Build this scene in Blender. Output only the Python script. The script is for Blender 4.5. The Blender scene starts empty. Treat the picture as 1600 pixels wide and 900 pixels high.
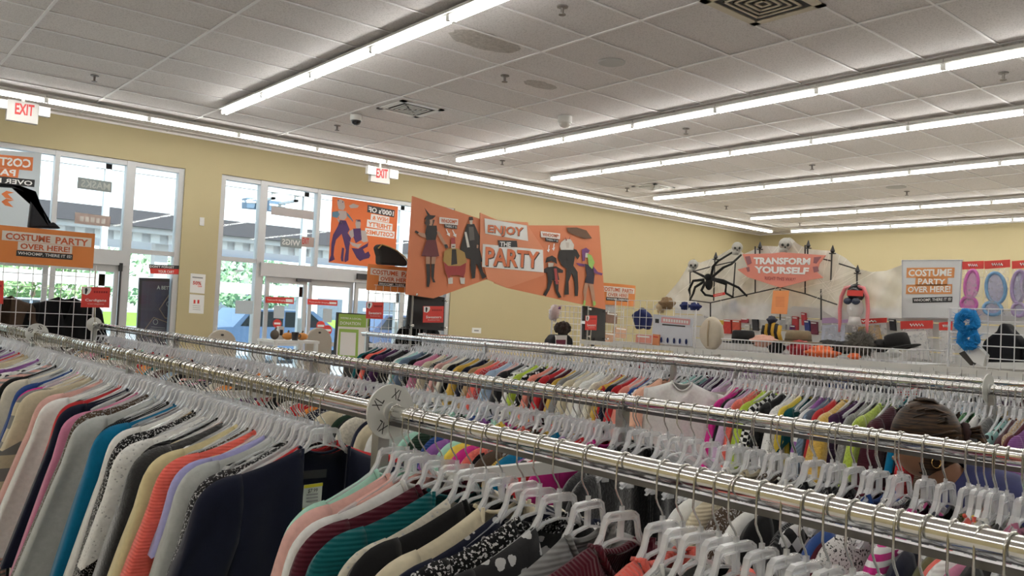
import bpy, bmesh, math, random
from mathutils import Vector as V, Matrix
import numpy as np
SC = bpy.context.scene
COL = SC.collection
PI = math.pi
# ---------------------------------------------------------------- camera
EYE = 1.62                      # eye height; world z = 0 is the shop floor
FPX, YAW, PITCH, ROLL = 1309.6, .874, .0349, .0479
cy, sy, cp, sp = math.cos(YAW), math.sin(YAW), math.cos(PITCH), math.sin(PITCH)
DV = V((cp*cy, cp*sy, sp)); r0 = V((sy, -cy, 0)); u0 = r0.cross(DV)
RV = r0*math.cos(ROLL)+u0*math.sin(ROLL); UV = -r0*math.sin(ROLL)+u0*math.cos(ROLL)
CAMLOC = V((0, 0, EYE))
cam = bpy.data.cameras.new('camera'); camo = bpy.data.objects.new('camera', cam); COL.objects.link(camo)
cam.sensor_width = 36; cam.lens = FPX*36/1600; cam.clip_start = .02; cam.clip_end = 400
camo.matrix_world = Matrix(((RV.x, UV.x, -DV.x, 0), (RV.y, UV.y, -DV.y, 0), (RV.z, UV.z, -DV.z, EYE), (0, 0, 0, 1)))
SC.camera = camo
# ---------------------------------------------------------------- sky, sun, exposure
SC.view_settings.view_transform = 'Standard'; SC.view_settings.look = 'None'
SC.view_settings.gamma = 1; SC.view_settings.use_curve_mapping = False
SC.view_settings.exposure = 0.36
SC.cycles.transparent_max_bounces = 24; SC.cycles.max_bounces = 8
SC.cycles.caustics_reflective = False; SC.cycles.caustics_refractive = False
SC.cycles.sample_clamp_indirect = 4
w = bpy.data.worlds.new('sky'); SC.world = w; w.use_nodes = True
nt = w.node_tree; bg = nt.nodes['Background']
tc = nt.nodes.new('ShaderNodeTexCoord'); sep = nt.nodes.new('ShaderNodeSeparateXYZ'); rp = nt.nodes.new('ShaderNodeValToRGB')
nt.links.new(tc.outputs['Generated'], sep.inputs[0]); nt.links.new(sep.outputs['Z'], rp.inputs[0]); nt.links.new(rp.outputs[0], bg.inputs[0])
rp.color_ramp.elements[0].position = .0; rp.color_ramp.elements[0].color = (.95, .97, 1, 1)
rp.color_ramp.elements[1].position = .55; rp.color_ramp.elements[1].color = (.55, .8, 1, 1)
bg.inputs[1].default_value = 2.0
sl = bpy.data.lights.new('sun', 'SUN'); so = bpy.data.objects.new('sun', sl); COL.objects.link(so)
sl.energy = 8; sl.angle = .01; so.rotation_euler = (math.radians(38), math.radians(12), 0); so.location = (0, 0, 30)
TUBE = 16.0                     # radiance of the fluorescent tubes
# ---------------------------------------------------------------- helpers
def ray(u, v): return DV+RV*((u-800)/FPX)-UV*((v-450)/FPX)
def onX(u, v, x): q = ray(u, v); return CAMLOC+q*(x/q.x)
def onY(u, v, y): q = ray(u, v); return CAMLOC+q*(y/q.y)
def onZ(u, v, z): q = ray(u, v); return CAMLOC+q*((z-EYE)/q.z)
def atD(u, v, d): return CAMLOC+ray(u, v)*d
FY = 12.75                      # window wall
EX = 19.1                       # end wall
CZ = EYE+2.492                  # ceiling
MATS = {}
def node_mat(name):
    m = bpy.data.materials.new(name); m.use_nodes = True
    n = m.node_tree.nodes; b = n['Principled BSDF']
    return m, m.node_tree, n, b
def M(name, col=(.5, .5, .5), rough=.6, metal=0, var=.06, scale=8, emit=0, bump=0, alpha=1, trans=0, spec=None):
    """procedural principled material with a slight noise variation of its colour"""
    if name in MATS: return MATS[name]
    m, t, n, b = node_mat(name)
    b.inputs['Roughness'].default_value = rough; b.inputs['Metallic'].default_value = metal
    if spec is not None: b.inputs['Specular IOR Level'].default_value = spec
    tcn = n.new('ShaderNodeTexCoord'); nz = n.new('ShaderNodeTexNoise'); nz.inputs['Scale'].default_value = scale; nz.inputs['Detail'].default_value = 3
    t.links.new(tcn.outputs['Object'], nz.inputs['Vector'])
    mx = n.new('ShaderNodeMix'); mx.data_type = 'RGBA'
    c = list(col)[:3]
    mx.inputs[6].default_value = [max(0, x*(1-var)) for x in c]+[1]; mx.inputs[7].default_value = [min(1, x*(1+var)) for x in c]+[1]
    t.links.new(nz.outputs[0], mx.inputs[0]); t.links.new(mx.outputs[2], b.inputs['Base Color'])
    if emit:
        t.links.new(mx.outputs[2], b.inputs['Emission Color']); b.inputs['Emission Strength'].default_value = emit
    if bump:
        bp = n.new('ShaderNodeBump'); bp.inputs['Strength'].default_value = bump; bp.inputs['Distance'].default_value = .004
        t.links.new(nz.outputs[0], bp.inputs['Height']); t.links.new(bp.outputs[0], b.inputs['Normal'])
    if alpha < 1: b.inputs['Alpha'].default_value = alpha
    if trans: b.inputs['Transmission Weight'].default_value = trans
    MATS[name] = m; return m
def sheer(name, col, opacity, rough=.15, glossy=.25, scale=25):
    """thin clear film: part see-through, part white, with a weak gloss"""
    if name in MATS: return MATS[name]
    m, t, n, b = node_mat(name); out = n['Material Output']
    b.inputs['Base Color'].default_value = (*col, 1); b.inputs['Roughness'].default_value = rough
    tr = n.new('ShaderNodeBsdfTransparent'); mx = n.new('ShaderNodeMixShader')
    nz = n.new('ShaderNodeTexNoise'); nz.inputs['Scale'].default_value = scale
    mr = n.new('ShaderNodeMapRange'); mr.inputs['To Min'].default_value = max(0, opacity-glossy*.4); mr.inputs['To Max'].default_value = min(1, opacity+glossy*.4)
    tcn = n.new('ShaderNodeTexCoord'); t.links.new(tcn.outputs['Object'], nz.inputs['Vector'])
    t.links.new(nz.outputs[0], mr.inputs[0]); t.links.new(mr.outputs[0], mx.inputs[0])
    t.links.new(tr.outputs[0], mx.inputs[1]); t.links.new(b.outputs[0], mx.inputs[2]); t.links.new(mx.outputs[0], out.inputs[0])
    MATS[name] = m; return m
def tag(o, label=None, cat=None, group=None, kind=None):
    if label: o['label'] = label
    if cat: o['category'] = cat
    if group: o['group'] = group
    if kind: o['kind'] = kind
    return o
def thing(name, label, cat, loc=(0, 0, 0), group=None, rz=0):
    o = bpy.data.objects.new(name, None); COL.objects.link(o); o.empty_display_size = .05
    o.location = loc; o.rotation_euler = (0, 0, rz)
    return tag(o, label, cat, group)
def link_mesh(name, me, mat, parent=None, smooth=False, local=False, loc=None):
    """me holds world coordinates unless local; they are made relative to the parent (or to loc)"""
    if mat is not None and not me.materials: me.materials.append(mat)
    o = bpy.data.objects.new(name, me); COL.objects.link(o)
    if smooth:
        me.polygons.foreach_set('use_smooth', [True]*len(me.polygons))
    off = None
    if parent is not None:
        o.parent = parent
        if not local:
            p = V((0, 0, 0)); q = parent
            while q is not None: p += V(q.location); q = q.parent
            off = p
    elif loc is not None:
        o.location = loc
        if not local: off = V(loc)
    if off is not None and off.length > 0: me.transform(Matrix.Translation(-off))
    return o
class MB:
    def __init__(s): s.v = []; s.f = []; s.mi = []; s.cur = 0
    def add(s, vs, fs):
        b = len(s.v); s.v += [tuple(x) for x in vs]
        for f in fs: s.f.append([b+i for i in f]); s.mi.append(s.cur)
        return s
    def box(s, a, b, m=None):
        x0, y0, z0 = [min(a[i], b[i]) for i in range(3)]; x1, y1, z1 = [max(a[i], b[i]) for i in range(3)]
        vs = [V((x, y, z)) for z in (z0, z1) for y in (y0, y1) for x in (x0, x1)]
        if m is not None: vs = [m @ q for q in vs]
        return s.add(vs, [(0, 2, 3, 1), (4, 5, 7, 6), (0, 1, 5, 4), (2, 6, 7, 3), (0, 4, 6, 2), (1, 3, 7, 5)])
    def tube(s, pts, r, n=8, cap=True, closed=False):
        pts = [V(p) for p in pts]; L = len(pts); rr = r if isinstance(r, (list, tuple)) else [r]*L
        up = None; rings = []
        for i in range(L):
            if closed: d = pts[(i+1) % L]-pts[i-1]
            else: d = (pts[min(i+1, L-1)]-pts[max(i-1, 0)])
            d = d.normalized() if d.length > 1e-9 else V((0, 0, 1))
            if up is None:
                up = V((0, 0, 1)) if abs(d.z) < .9 else V((1, 0, 0))
            up = (up-d*up.dot(d)); up = up.normalized() if up.length > 1e-6 else d.orthogonal().normalized()
            sd = d.cross(up)
            rings.append([pts[i]+up*(math.cos(a)*rr[i])+sd*(math.sin(a)*rr[i]) for a in [2*PI*k/n for k in range(n)]])
        vs = [q for g in rings for q in g]; fs = []
        for i in range(L if closed else L-1):
            j = (i+1) % L
            for k in range(n):
                k2 = (k+1) % n; fs.append((i*n+k, i*n+k2, j*n+k2, j*n+k))
        if cap and not closed: fs += [tuple(range(n))[::-1], tuple((L-1)*n+k for k in range(n))]
        return s.add(vs, fs)
    def lathe(s, prof, n=16, m=None, cap=True):
        vs = []; fs = []
        for r, z in prof:
            for k in range(n):
                a = 2*PI*k/n; vs.append(V((r*math.cos(a), r*math.sin(a), z)))
        for i in range(len(prof)-1):
            for k in range(n):
                k2 = (k+1) % n; fs.append((i*n+k, i*n+k2, (i+1)*n+k2, (i+1)*n+k))
        if cap: fs += [tuple(range(n))[::-1], tuple((len(prof)-1)*n+k for k in range(n))]
        if m is not None: vs = [m @ q for q in vs]
        return s.add(vs, fs)
    def ball(s, c, r, n=12, k=8, m=None, f=None):
        r = V(r) if hasattr(r, '__len__') else V((r, r, r)); vs = []; fs = []
        for i in range(k+1):
            th = PI*i/k
            for j in range(n):
                ph = 2*PI*j/n; q = V((math.sin(th)*math.cos(ph), math.sin(th)*math.sin(ph), math.cos(th)))
                s_ = f(q) if f else 1
                q = V((q.x*r.x, q.y*r.y, q.z*r.z))*s_
                if m is not None: q = m @ q
                vs.append(V(c)+q)
        for i in range(k):
            for j in range(n):
                j2 = (j+1) % n; fs.append((i*n+j, (i+1)*n+j, (i+1)*n+j2, i*n+j2))
        return s.add(vs, fs)
    def prism(s, pts, nrm):
        """closed outline pts (world) extruded by the vector nrm"""
        n = len(pts); a = [V(p) for p in pts]; b = [p+V(nrm) for p in a]
        return s.add(a+b, [tuple(range(n))[::-1], tuple(range(n, 2*n))]+[(i, (i+1) % n, n+(i+1) % n, n+i) for i in range(n)])
    def mesh(s, name):
        me = bpy.data.meshes.new(name); me.from_pydata(s.v, [], s.f); 
        return me
    def build(s, name, mat, parent=None, smooth=False, local=False, loc=None, mats=None):
        me = s.mesh(name)
        if mats:
            for q in mats: me.materials.append(q)
            me.polygons.foreach_set('material_index', s.mi)
        bm = bmesh.new(); bm.from_mesh(me); bmesh.ops.recalc_face_normals(bm, faces=bm.faces); bm.to_mesh(me); bm.free()
        o = link_mesh(name, me, mat, parent, smooth, local, loc)
        return o
def smooth_angle(o, deg=40):
    me = o.data
    for p in me.polygons: p.use_smooth = True
    try: me.set_sharp_from_angle(angle=math.radians(deg))
    except Exception: pass
    return o
def flat(name, pts, mat, parent=None, lift=(0, 0, 0), loc=None):
    """a flat printed patch: one n-gon (outline in world coordinates)"""
    b = MB(); b.add([V(p)+V(lift) for p in pts], [tuple(range(len(pts)))])
    me = b.mesh(name); return link_mesh(name, me, mat, parent, loc=loc)
_txt = {}
def text_mesh(s, bold=.0, sp=1.0):
    k = (s, bold, sp)
    if k in _txt: return _txt[k]
    c = bpy.data.curves.new('t', 'FONT'); c.body = s; c.size = 1; c.resolution_u = 2; c.offset = bold; c.space_character = sp; c.align_x = 'LEFT'
    o = bpy.data.objects.new('t', c); COL.objects.link(o); dg = bpy.context.evaluated_depsgraph_get(); dg.update()
    me = bpy.data.meshes.new_from_object(o.evaluated_get(dg)); bpy.data.objects.remove(o); bpy.data.curves.remove(c)
    co = np.array([v.co[:] for v in me.vertices]) if len(me.vertices) else np.zeros((0, 3))
    lo, hi = co.min(0), co.max(0); co = (co-lo)/np.maximum(hi-lo, 1e-6)
    fs = [tuple(p.vertices) for p in me.polygons]; bpy.data.meshes.remove(me)
    _txt[k] = (co, fs); return _txt[k]
def letters(s, quad, mat, parent, lift=(0, 0, 0), bold=.02, name='lettering', mirror=False, sp=1.0, jig=0):
    """text fitted into a quad of world points TL, TR, BR, BL"""
    TL, TR, BR, BL = [V(q) for q in quad]; co, fs = text_mesh(s, bold, sp); vs = []
    for x, y, _ in co:
        if mirror: x = 1-x
        if jig: y = y*(1-jig)+jig*(.5+.5*math.sin(x*len(s)*2.1))
        vs.append((BL*(1-x)+BR*x)*(1-y)+(TL*(1-x)+TR*x)*y+V(lift))
    b = MB(); b.add(vs, fs); return link_mesh(name, b.mesh(name), mat, parent)
def qpts(fn, pl, *pts): return [fn(u, v, pl) for u, v in pts]
def copy_tree(o, parent=None):
    c = o.copy(); COL.objects.link(c); c.parent = parent
    for ch in o.children: copy_tree(ch, c)
    return c
ORD = 'first second third fourth fifth sixth seventh eighth ninth tenth eleventh twelfth thirteenth fourteenth fifteenth sixteenth seventeenth'.split()
CHROME = M('chrome', (.86, .86, .85), .14, 1, .03, 30)
WHITE = M('white_paint', (.78, .78, .76), .45)
WPRINT = M('white_print', (.85, .85, .83), .6, var=.01)
ORANGE = M('orange_print', (.75, .2, .055), .5, var=.03)
DARK = M('black_print', (.02, .02, .022), .5)
RED = M('red_print', (.62, .045, .035), .45)
# ================================================================ the setting
def struct(o): return tag(o, kind='structure')
wallm = M('yellow_wall_paint', (.48, .41, .24), .75, var=.02, scale=3, bump=.05)
YB, XL = -7.5, -5.5
b = MB(); b.box((XL, YB, -.1), (EX+.2, FY+.2, 0)); struct(b.build('floor', M('vinyl_floor', (.68, .65, .60), .35, var=.08, scale=2)))
b = MB(); b.box((EX, YB, 0), (EX+.2, FY+.2, CZ+.3)); struct(b.build('wall_right', wallm))
b = MB(); b.box((XL-.2, YB, 0), (XL, FY+.2, CZ+.3)); struct(b.build('wall_left', wallm))
b = MB(); b.box((XL-.2, YB-.2, 0), (EX+.2, YB, CZ+.3)); struct(b.build('wall_back', wallm))
HZ = onY(0, 222, FY).z; HZ = onY(347, 272, FY).z          # window head
W1R = onY(290, 263, FY).x; W2L = onY(347, 272, FY).x; W2R = onY(703, 480, FY).x; W1L = -1.2
b = MB(); b.box((XL, FY, HZ), (EX, FY+.25, CZ+.3)); b.box((XL, FY, 0), (W1L, FY+.25, HZ)); b.box((W1R, FY, 0), (W2L, FY+.25, HZ)); b.box((W2R, FY, 0), (EX, FY+.25, HZ))
struct(b.build('wall_front', wallm))
# ---- ceiling: tiles in a grid, 2 x 4 ft
TX0, TY0 = 1.453, 5.837; TW, TD = 1.2192, .6096
ceil_m, t, n, bs = node_mat('ceiling_tile'); MATS['ceiling_tile'] = ceil_m
tcn = n.new('ShaderNodeTexCoord'); geo = n.new('ShaderNodeNewGeometry'); nz = n.new('ShaderNodeTexNoise'); nz.inputs['Scale'].default_value = 90; nz.inputs['Detail'].default_value = 4
t.links.new(geo.outputs['Position'], nz.inputs['Vector'])
oi = n.new('ShaderNodeObjectInfo'); rmp = n.new('ShaderNodeMapRange'); rmp.inputs['To Min'].default_value = .93; rmp.inputs['To Max'].default_value = 1.03
t.links.new(oi.outputs['Random'], rmp.inputs[0])
cr = n.new('ShaderNodeValToRGB'); cr.color_ramp.elements[0].position = .36; cr.color_ramp.elements[0].color = (.58, .55, .54, 1); cr.color_ramp.elements[1].position = .5; cr.color_ramp.elements[1].color = (.74, .705, .695, 1)
t.links.new(nz.outputs[0], cr.inputs[0]); mx = n.new('ShaderNodeMix'); mx.data_type = 'RGBA'; mx.blend_type = 'MULTIPLY'; mx.inputs[0].default_value = 1
t.links.new(cr.outputs[0], mx.inputs[6]); t.links.new(rmp.outputs[0], mx.inputs[7]); t.links.new(mx.outputs[2], bs.inputs['Base Color']); bs.inputs['Roughness'].default_value = .9
bp = n.new('ShaderNodeBump'); bp.inputs['Strength'].default_value = .2; bp.inputs['Distance'].default_value = .003; t.links.new(nz.outputs[0], bp.inputs['Height']); t.links.new(bp.outputs[0], bs.inputs['Normal'])
b = MB(); b.box((XL, YB, CZ+.06), (EX, FY, CZ+.2)); ceiling = struct(b.build('ceiling', M('plenum', (.3, .3, .3), .9)))
tile_me = MB(); G = .011
tile_me.box((G, G, .0), (TW-G, TD-G, .018)); tile_me = tile_me.mesh('ceiling_tile'); tile_me.materials.append(ceil_m)
VENTS = []
far = MB(); cand = []
for i in range(-6, 16):
    for j in range(-22, 13):
        x, y = TX0+i*TW, TY0+j*TD
        if x < XL-TW+.1 or x > EX-.05 or y < YB or y > FY-.05: continue
        c = V((x+TW/2, y+TD/2, CZ))-CAMLOC; dz = c.dot(DV)
        u, v = (800+FPX*c.dot(RV)/dz, 450-FPX*c.dot(UV)/dz) if dz > .3 else (-9999, 0)
        vis = dz > .3 and -120 < u < 1720 and -140 < v < 500
        cand.append((dz if vis else 1000, x, y, i, j))
cand.sort()
rng = random.Random(4)
for k, (dz, x, y, i, j) in enumerate(cand):
    if k < 296 and dz < 900:
        o = bpy.data.objects.new('ceiling_tile', tile_me); COL.objects.link(o); o.parent = ceiling
        o.location = (x, y, CZ+.004+rng.uniform(-.0015, .0015)); o.rotation_euler = (rng.uniform(-.002, .002), rng.uniform(-.001, .001), 0)
    else:
        far.box((x+G, y+G, CZ+.004), (min(x+TW-G, EX), min(y+TD-G, FY), CZ+.02))
o = far.build('ceiling_tiles', ceil_m, ceiling); o['kind'] = 'stuff'
teem = M('ceiling_tee', (.80, .78, .78), .5)
b = MB()
for i in range(-5, 16):
    x = TX0+i*TW
    if XL < x < EX: b.box((x-.0125, YB, CZ-.006), (x+.0125, FY, CZ+.003))
o = b.build('main_tee', teem, ceiling); o['kind'] = 'stuff'
b = MB()
for j in range(-21, 13):
    y = TY0+j*TD
    if YB < y < FY: b.box((XL, y-.010, CZ-.005), (EX, y+.010, CZ+.0028))
o = b.build('cross_tee', teem, ceiling); o['kind'] = 'stuff'
b = MB(); b.box((W2R-.0, FY-.02, CZ-.03), (EX, FY, CZ)); b.box((XL, FY-.02, CZ-.03), (W2R, FY, CZ)); struct(b.build('trim_1', teem))
b = MB(); b.box((EX-.02, YB, CZ-.03), (EX, FY, CZ)); struct(b.build('trim_2', teem))
# ---- fluorescent strip fixtures
tubem, t, n, bs = node_mat('fluorescent_tube')
bs.inputs['Base Color'].default_value = (1, 1, 1, 1); bs.inputs['Emission Color'].default_value = (1, .985, .94, 1); bs.inputs['Emission Strength'].default_value = TUBE
def make_fixture(tubes):
    L = TW
    root = thing('strip_light', 'x', 'light')
    h = MB(); h.box((-.035, .004, .045), (.035, L-.004, .095)); 
    # sloped reflector wings
    for s in (-1, 1):
        h.add([V((s*.035, .004, .060)), V((s*.035, L-.004, .060)), V((s*.070, L-.004, .048)), V((s*.070, .004, .048)), V((s*.035, .004, .070)), V((s*.035, L-.004, .070)), V((s*.072, L-.004, .053)), V((s*.072, .004, .053))],
              [(0, 1, 2, 3), (7, 6, 5, 4), (0, 4, 5, 1), (1, 5, 6, 2), (2, 6, 7, 3), (3, 7, 4, 0)])
    h.build('housing', M('fixture_enamel', (.78, .77, .74), .35), root, local=True)
    hb = MB(); hb.box((-.004, L*.5-.01, .09), (.004, L*.5+.01, .14)); hb.build('hanger_bracket', M('galvanised', (.45, .45, .45), .4, .8), root, local=True)
    for s in ((-1, 1) if tubes == 2 else (0,)):
        q = MB(); q.tube([(s*.026, .04, .018), (s*.026, L-.04, .018)], .0165, 8); q.build('tube', tubem, root, smooth=False, local=True)
        for yy in (.012, L-.012):
            q = MB(); q.box((s*.026-.012, yy-.012, -.002), (s*.026+.012, yy+.012, .05)); q.build('lampholder', WHITE, root, local=True)
    return root
proto2 = make_fixture(2)
first = [True]
def fixture(x, y, rz, label, group):
    if first[0]: o = proto2; first[0] = False
    else: o = copy_tree(proto2)
    o.location = (x, y, CZ-.118); o.rotation_euler = (0, 0, rz); tag(o, label, 'light', group)
ROWS = [(3.86, 10.42, 12), (7.6, 10.56, 12), (9.62, 10.58, 12), (12.27, 10.56, 12), (15.65, 10.69, 11), (18.1, 11.21, 10)]
for r, (x, ye, cnt) in enumerate(ROWS):
    for k in range(cnt):
        fixture(x, ye-(k+1)*TW, 0, f'{ORD[k]} white strip light from the window end of the {ORD[r]} ceiling row from left', f'lights of the {ORD[r]} ceiling row')
for r, x in ((0, .21), (1, -3.44)):
    for k in range(11):
        fixture(x, 10.4-(k+1)*TW, 0, f'{ORD[k]} white strip light from the window end of the row {["above the camera", "far left of the camera"][r]}', 'lights of the rows left of the picture')
for k in range(16):
    fixture(17.95-k*TW, 11.66, PI/2, f'{ORD[k]} white strip light from the far corner, in the row along the window wall', 'lights along the window wall')
# ================================================================ garment racks
RZ = EYE-.25                     # height of every hanging rail
RR = .0182
def make_rack(label, xs, y0, y1, posts, cross_z, foot=True):
    root = thing('garment_rack', label, 'rack', (sum(xs)/2, y0, 0))
    for x in xs:
        q = MB(); q.tube([(x, y0, RZ), (x, y1, RZ)], RR, 20); smooth_angle(q.build('hanging_rail', CHROME, root), 50)
        q = MB(); q.box((x-.004, y0, RZ-.033), (x+.010, y1, RZ-.022)); q.build('lower_rail', M('steel_dark', (.17, .17, .18), .3, .9), root)
        for y in posts:
            q = MB(); q.box((x-.016, y-.016, .03), (x+.016, y+.016, RZ-.03)); q.build('post', M('brushed_steel', (.42, .42, .41), .35, .9, .1, 20), root)
            q = MB(); q.lathe([(RR+.0006, -.016), (.0225, -.014), (.024, 0), (.0225, .014), (RR+.0006, .016)], 18, Matrix.Translation((x, y, RZ)) @ Matrix.Rotation(PI/2, 4, 'X')); smooth_angle(q.build('rail_collar', CHROME, root), 50)
            if foot:
                q = MB(); q.box((x-.2, y-.02, 0.0), (x+.2, y+.02, .035)); q.build('foot', M('brushed_steel', (.42, .42, .41), .35, .9), root)
    for y in posts:
        q = MB(); q.box((xs[0], y-.012, cross_z-.018), (xs[1], y+.012, cross_z+.018)); q.build('crossbar', M('rack_white', (.68, .68, .66), .4), root)
    return root
X1, X2, X3, X4 = 1.13, 2.03, 4.70, 5.45
POSTS = [-.3, 1.84, 4.0, 6.13, 8.36]
make_rack('nearest double chrome garment rack, running from the foreground toward the left window', (X1, X2), -.35, 8.42, POSTS, EYE-.44)
make_rack('second double chrome garment rack, beyond the woman in the aisle', (X3, X4), -.3, 8.15, [-.2, 1.72, 3.8, 5.95, 8.05], EYE-.5)
# ---- fabrics: the colour of each piece is the object's own colour
def fab(kind):
    nm = 'fabric_'+kind
    if nm in MATS: return MATS[nm]
    m, t, n, b = node_mat(nm); L = t.links.new
    oi = n.new('ShaderNodeObjectInfo'); tc = n.new('ShaderNodeTexCoord'); b.inputs['Roughness'].default_value = .92; b.inputs['Specular IOR Level'].default_value = .15
    b.inputs['Sheen Weight'].default_value = .15
    def math_(op, a, bb=None, c=None):
        q = n.new('ShaderNodeMath'); q.operation = op
        for i, z in enumerate((a, bb, c)):
            if z is None: continue
            if isinstance(z, (int, float)): q.inputs[i].default_value = z
            else: L(z, q.inputs[i])
        return q.outputs[0]
    second = n.new('ShaderNodeCombineColor')
    for i in range(3): L(oi.outputs['Alpha'], second.inputs[i])
    nz = n.new('ShaderNodeTexNoise'); nz.inputs['Scale'].default_value = 60; nz.inputs['Detail'].default_value = 3; L(tc.outputs['Object'], nz.inputs['Vector'])
    big = n.new('ShaderNodeTexNoise'); big.inputs['Scale'].default_value = 6; L(tc.outputs['Object'], big.inputs['Vector'])
    sp = n.new('ShaderNodeSeparateXYZ'); L(tc.outputs['Object'], sp.inputs[0])
    fac = None; height = nz.outputs[0]; bs_ = .25
    def vor(scale, feat='F1'):
        q = n.new('ShaderNodeTexVoronoi'); q.inputs['Scale'].default_value = scale; q.feature = feat; L(tc.outputs['Object'], q.inputs['Vector']); return q
    if kind == 'stripe': fac = math_('GREATER_THAN', math_('SINE', math_('MULTIPLY', sp.outputs['Z'], 260)), .1)
    elif kind == 'band': fac = math_('GREATER_THAN', math_('SINE', math_('ADD', math_('MULTIPLY', sp.outputs['Z'], 52), .8)), 0)
    elif kind == 'speck':
        fac = math_('GREATER_THAN', nz.outputs[0], .57); nz.inputs['Scale'].default_value = 170
    elif kind == 'dots':
        v = vor(38); fac = math_('LESS_THAN', v.outputs['Distance'], .26)
    elif kind == 'floral':
        v = vor(26); n2 = math_('ADD', v.outputs['Distance'], math_('MULTIPLY', nz.outputs[0], .4)); fac = math_('LESS_THAN', n2, .5)
    elif kind == 'hound':
        ck = n.new('ShaderNodeTexChecker'); ck.inputs['Scale'].default_value = 38; rt = n.new('ShaderNodeVectorRotate'); rt.inputs['Angle'].default_value = .6; rt.rotation_type = 'Y_AXIS'; L(tc.outputs['Object'], rt.inputs[0]); L(rt.outputs[0], ck.inputs[0]); fac = ck.outputs[1]
    elif kind == 'rib': height = math_('SINE', math_('MULTIPLY', math_('ADD', sp.outputs['X'], math_('MULTIPLY', sp.outputs['Y'], .3)), 900)); bs_ = .5
    elif kind == 'knit':
        height = math_('SINE', math_('MULTIPLY', sp.outputs['Z'], 700)); bs_ = .35
    elif kind == 'fuzzy': nz.inputs['Scale'].default_value = 110; nz.inputs['Detail'].default_value = 6; bs_ = 1.0; b.inputs['Sheen Weight'].default_value = .6
    elif kind == 'crochet':
        v = vor(75); height = v.outputs['Distance']; bs_ = 1.0; fac = math_('LESS_THAN', v.outputs['Distance'], .2)
    hs = n.new('ShaderNodeMix'); hs.data_type = 'RGBA'; hs.blend_type = 'MULTIPLY'; hs.inputs[0].default_value = 1
    L(oi.outputs['Color'], hs.inputs[6]); mr = n.new('ShaderNodeMapRange'); mr.inputs['To Min'].default_value = .82 if kind != 'fuzzy' else .45; mr.inputs['To Max'].default_value = 1.12 if kind != 'fuzzy' else 1.5
    L(nz.outputs[0], mr.inputs[0]); L(mr.outputs[0], hs.inputs[7]); colout = hs.outputs[2]
    if fac is not None:
        mx = n.new('ShaderNodeMix'); mx.data_type = 'RGBA'; L(fac, mx.inputs[0]); L(colout, mx.inputs[6]); L(second.outputs[0], mx.inputs[7]); colout = mx.outputs[2]
    L(colout, b.inputs['Base Color'])
    bp = n.new('ShaderNodeBump'); bp.inputs['Strength'].default_value = bs_; bp.inputs['Distance'].default_value = .003; L(height, bp.inputs['Height']); L(bp.outputs[0], b.inputs['Normal'])
    MATS[nm] = m; return m
# ---- hanger: clear plastic shirt hanger on a bent chrome hook (origin: axis of the rail)
CLEAR = sheer('clear_plastic', (.95, .96, .98), .40, .10, .3)
HWIRE = M('hook_wire', (.62, .62, .6), .22, 1)
ARM = [(0, -.083), (.032, -.084), (.042, -.091), (.050, -.120), (.066, -.142), (.10, -.161), (.15, -.183), (.190, -.200), (.213, -.214)]
def interp(tab, x):
    for (a, za), (c, zc) in zip(tab, tab[1:]):
        if x <= c: return za+(zc-za)*(x-a)/(c-a) if c > a else za
    return tab[-1][1]
def band(mb, pts, hy, h):
    """a flat bar swept along pts in the XZ plane; hy half depth in y, h height in the plane"""
    vs = []; fs = []; P = [V((x, 0, z)) for x, z in pts]
    for i, p in enumerate(P):
        d = (P[min(i+1, len(P)-1)]-P[max(i-1, 0)]).normalized(); nrm = V((-d.z, 0, d.x))
        if nrm.z < 0 and abs(nrm.z) > .3: nrm = -nrm
        for a, e in ((-1, 0), (1, 0), (1, -1), (-1, -1)): vs.append(p+V((0, a*hy, 0))+nrm*(e*h))
    for i in range(len(P)-1):
        for k in range(4): fs.append((i*4+k, i*4+(k+1) % 4, i*4+4+(k+1) % 4, i*4+4+k))
    fs += [(0, 1, 2, 3), tuple(len(vs)-4+k for k in (3, 2, 1, 0))]
    mb.add(vs, fs)
def make_hanger(white=False):
    root_b = MB()
    path = [(-x, z) for x, z in ARM[::-1]]+ARM[1:]
    # arms and head as one bar with a thinner web under it
    band(root_b, path, .0052, .0035)
    band(root_b, [(x, z-.0035) for x, z in path], .0012, .009)
    band(root_b, [(x, z-.0125) for x, z in path], .0045, .003)
    band(root_b, [(-.066, -.150), (-.035, -.134), (0, -.128), (.035, -.134), (.066, -.150)], .0045, .004)
    root_b.box((-.005, -.004, -.128), (.005, .004, -.083)); root_b.box((-.004, -.003, -.0845), (.004, .003, -.074))
    for s in (-1, 1): root_b.box((s*.178-.012, -.003, -.228), (s*.178+.012, .003, -.203))
    o = root_b.build('clothes_hanger', CLEAR, None, local=True)
    h = MB(); R = RR+.0019; pts = []
    for k in range(11):
        a = math.radians(-28+k*(208/10)); pts.append((R*math.cos(a), 0, R*math.sin(a)))
    pts += [(-R, 0, -.018), (-R*1.02, 0, -.042), (-R*.7, 0, -.054), (-R*.2, 0, -.066), (0, 0, -.074), (0, 0, -.086)]
    hk = h.tube(pts, .0019, 6); hk = h.build('hook', HWIRE, o, smooth=True, local=True)
    return o
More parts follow.
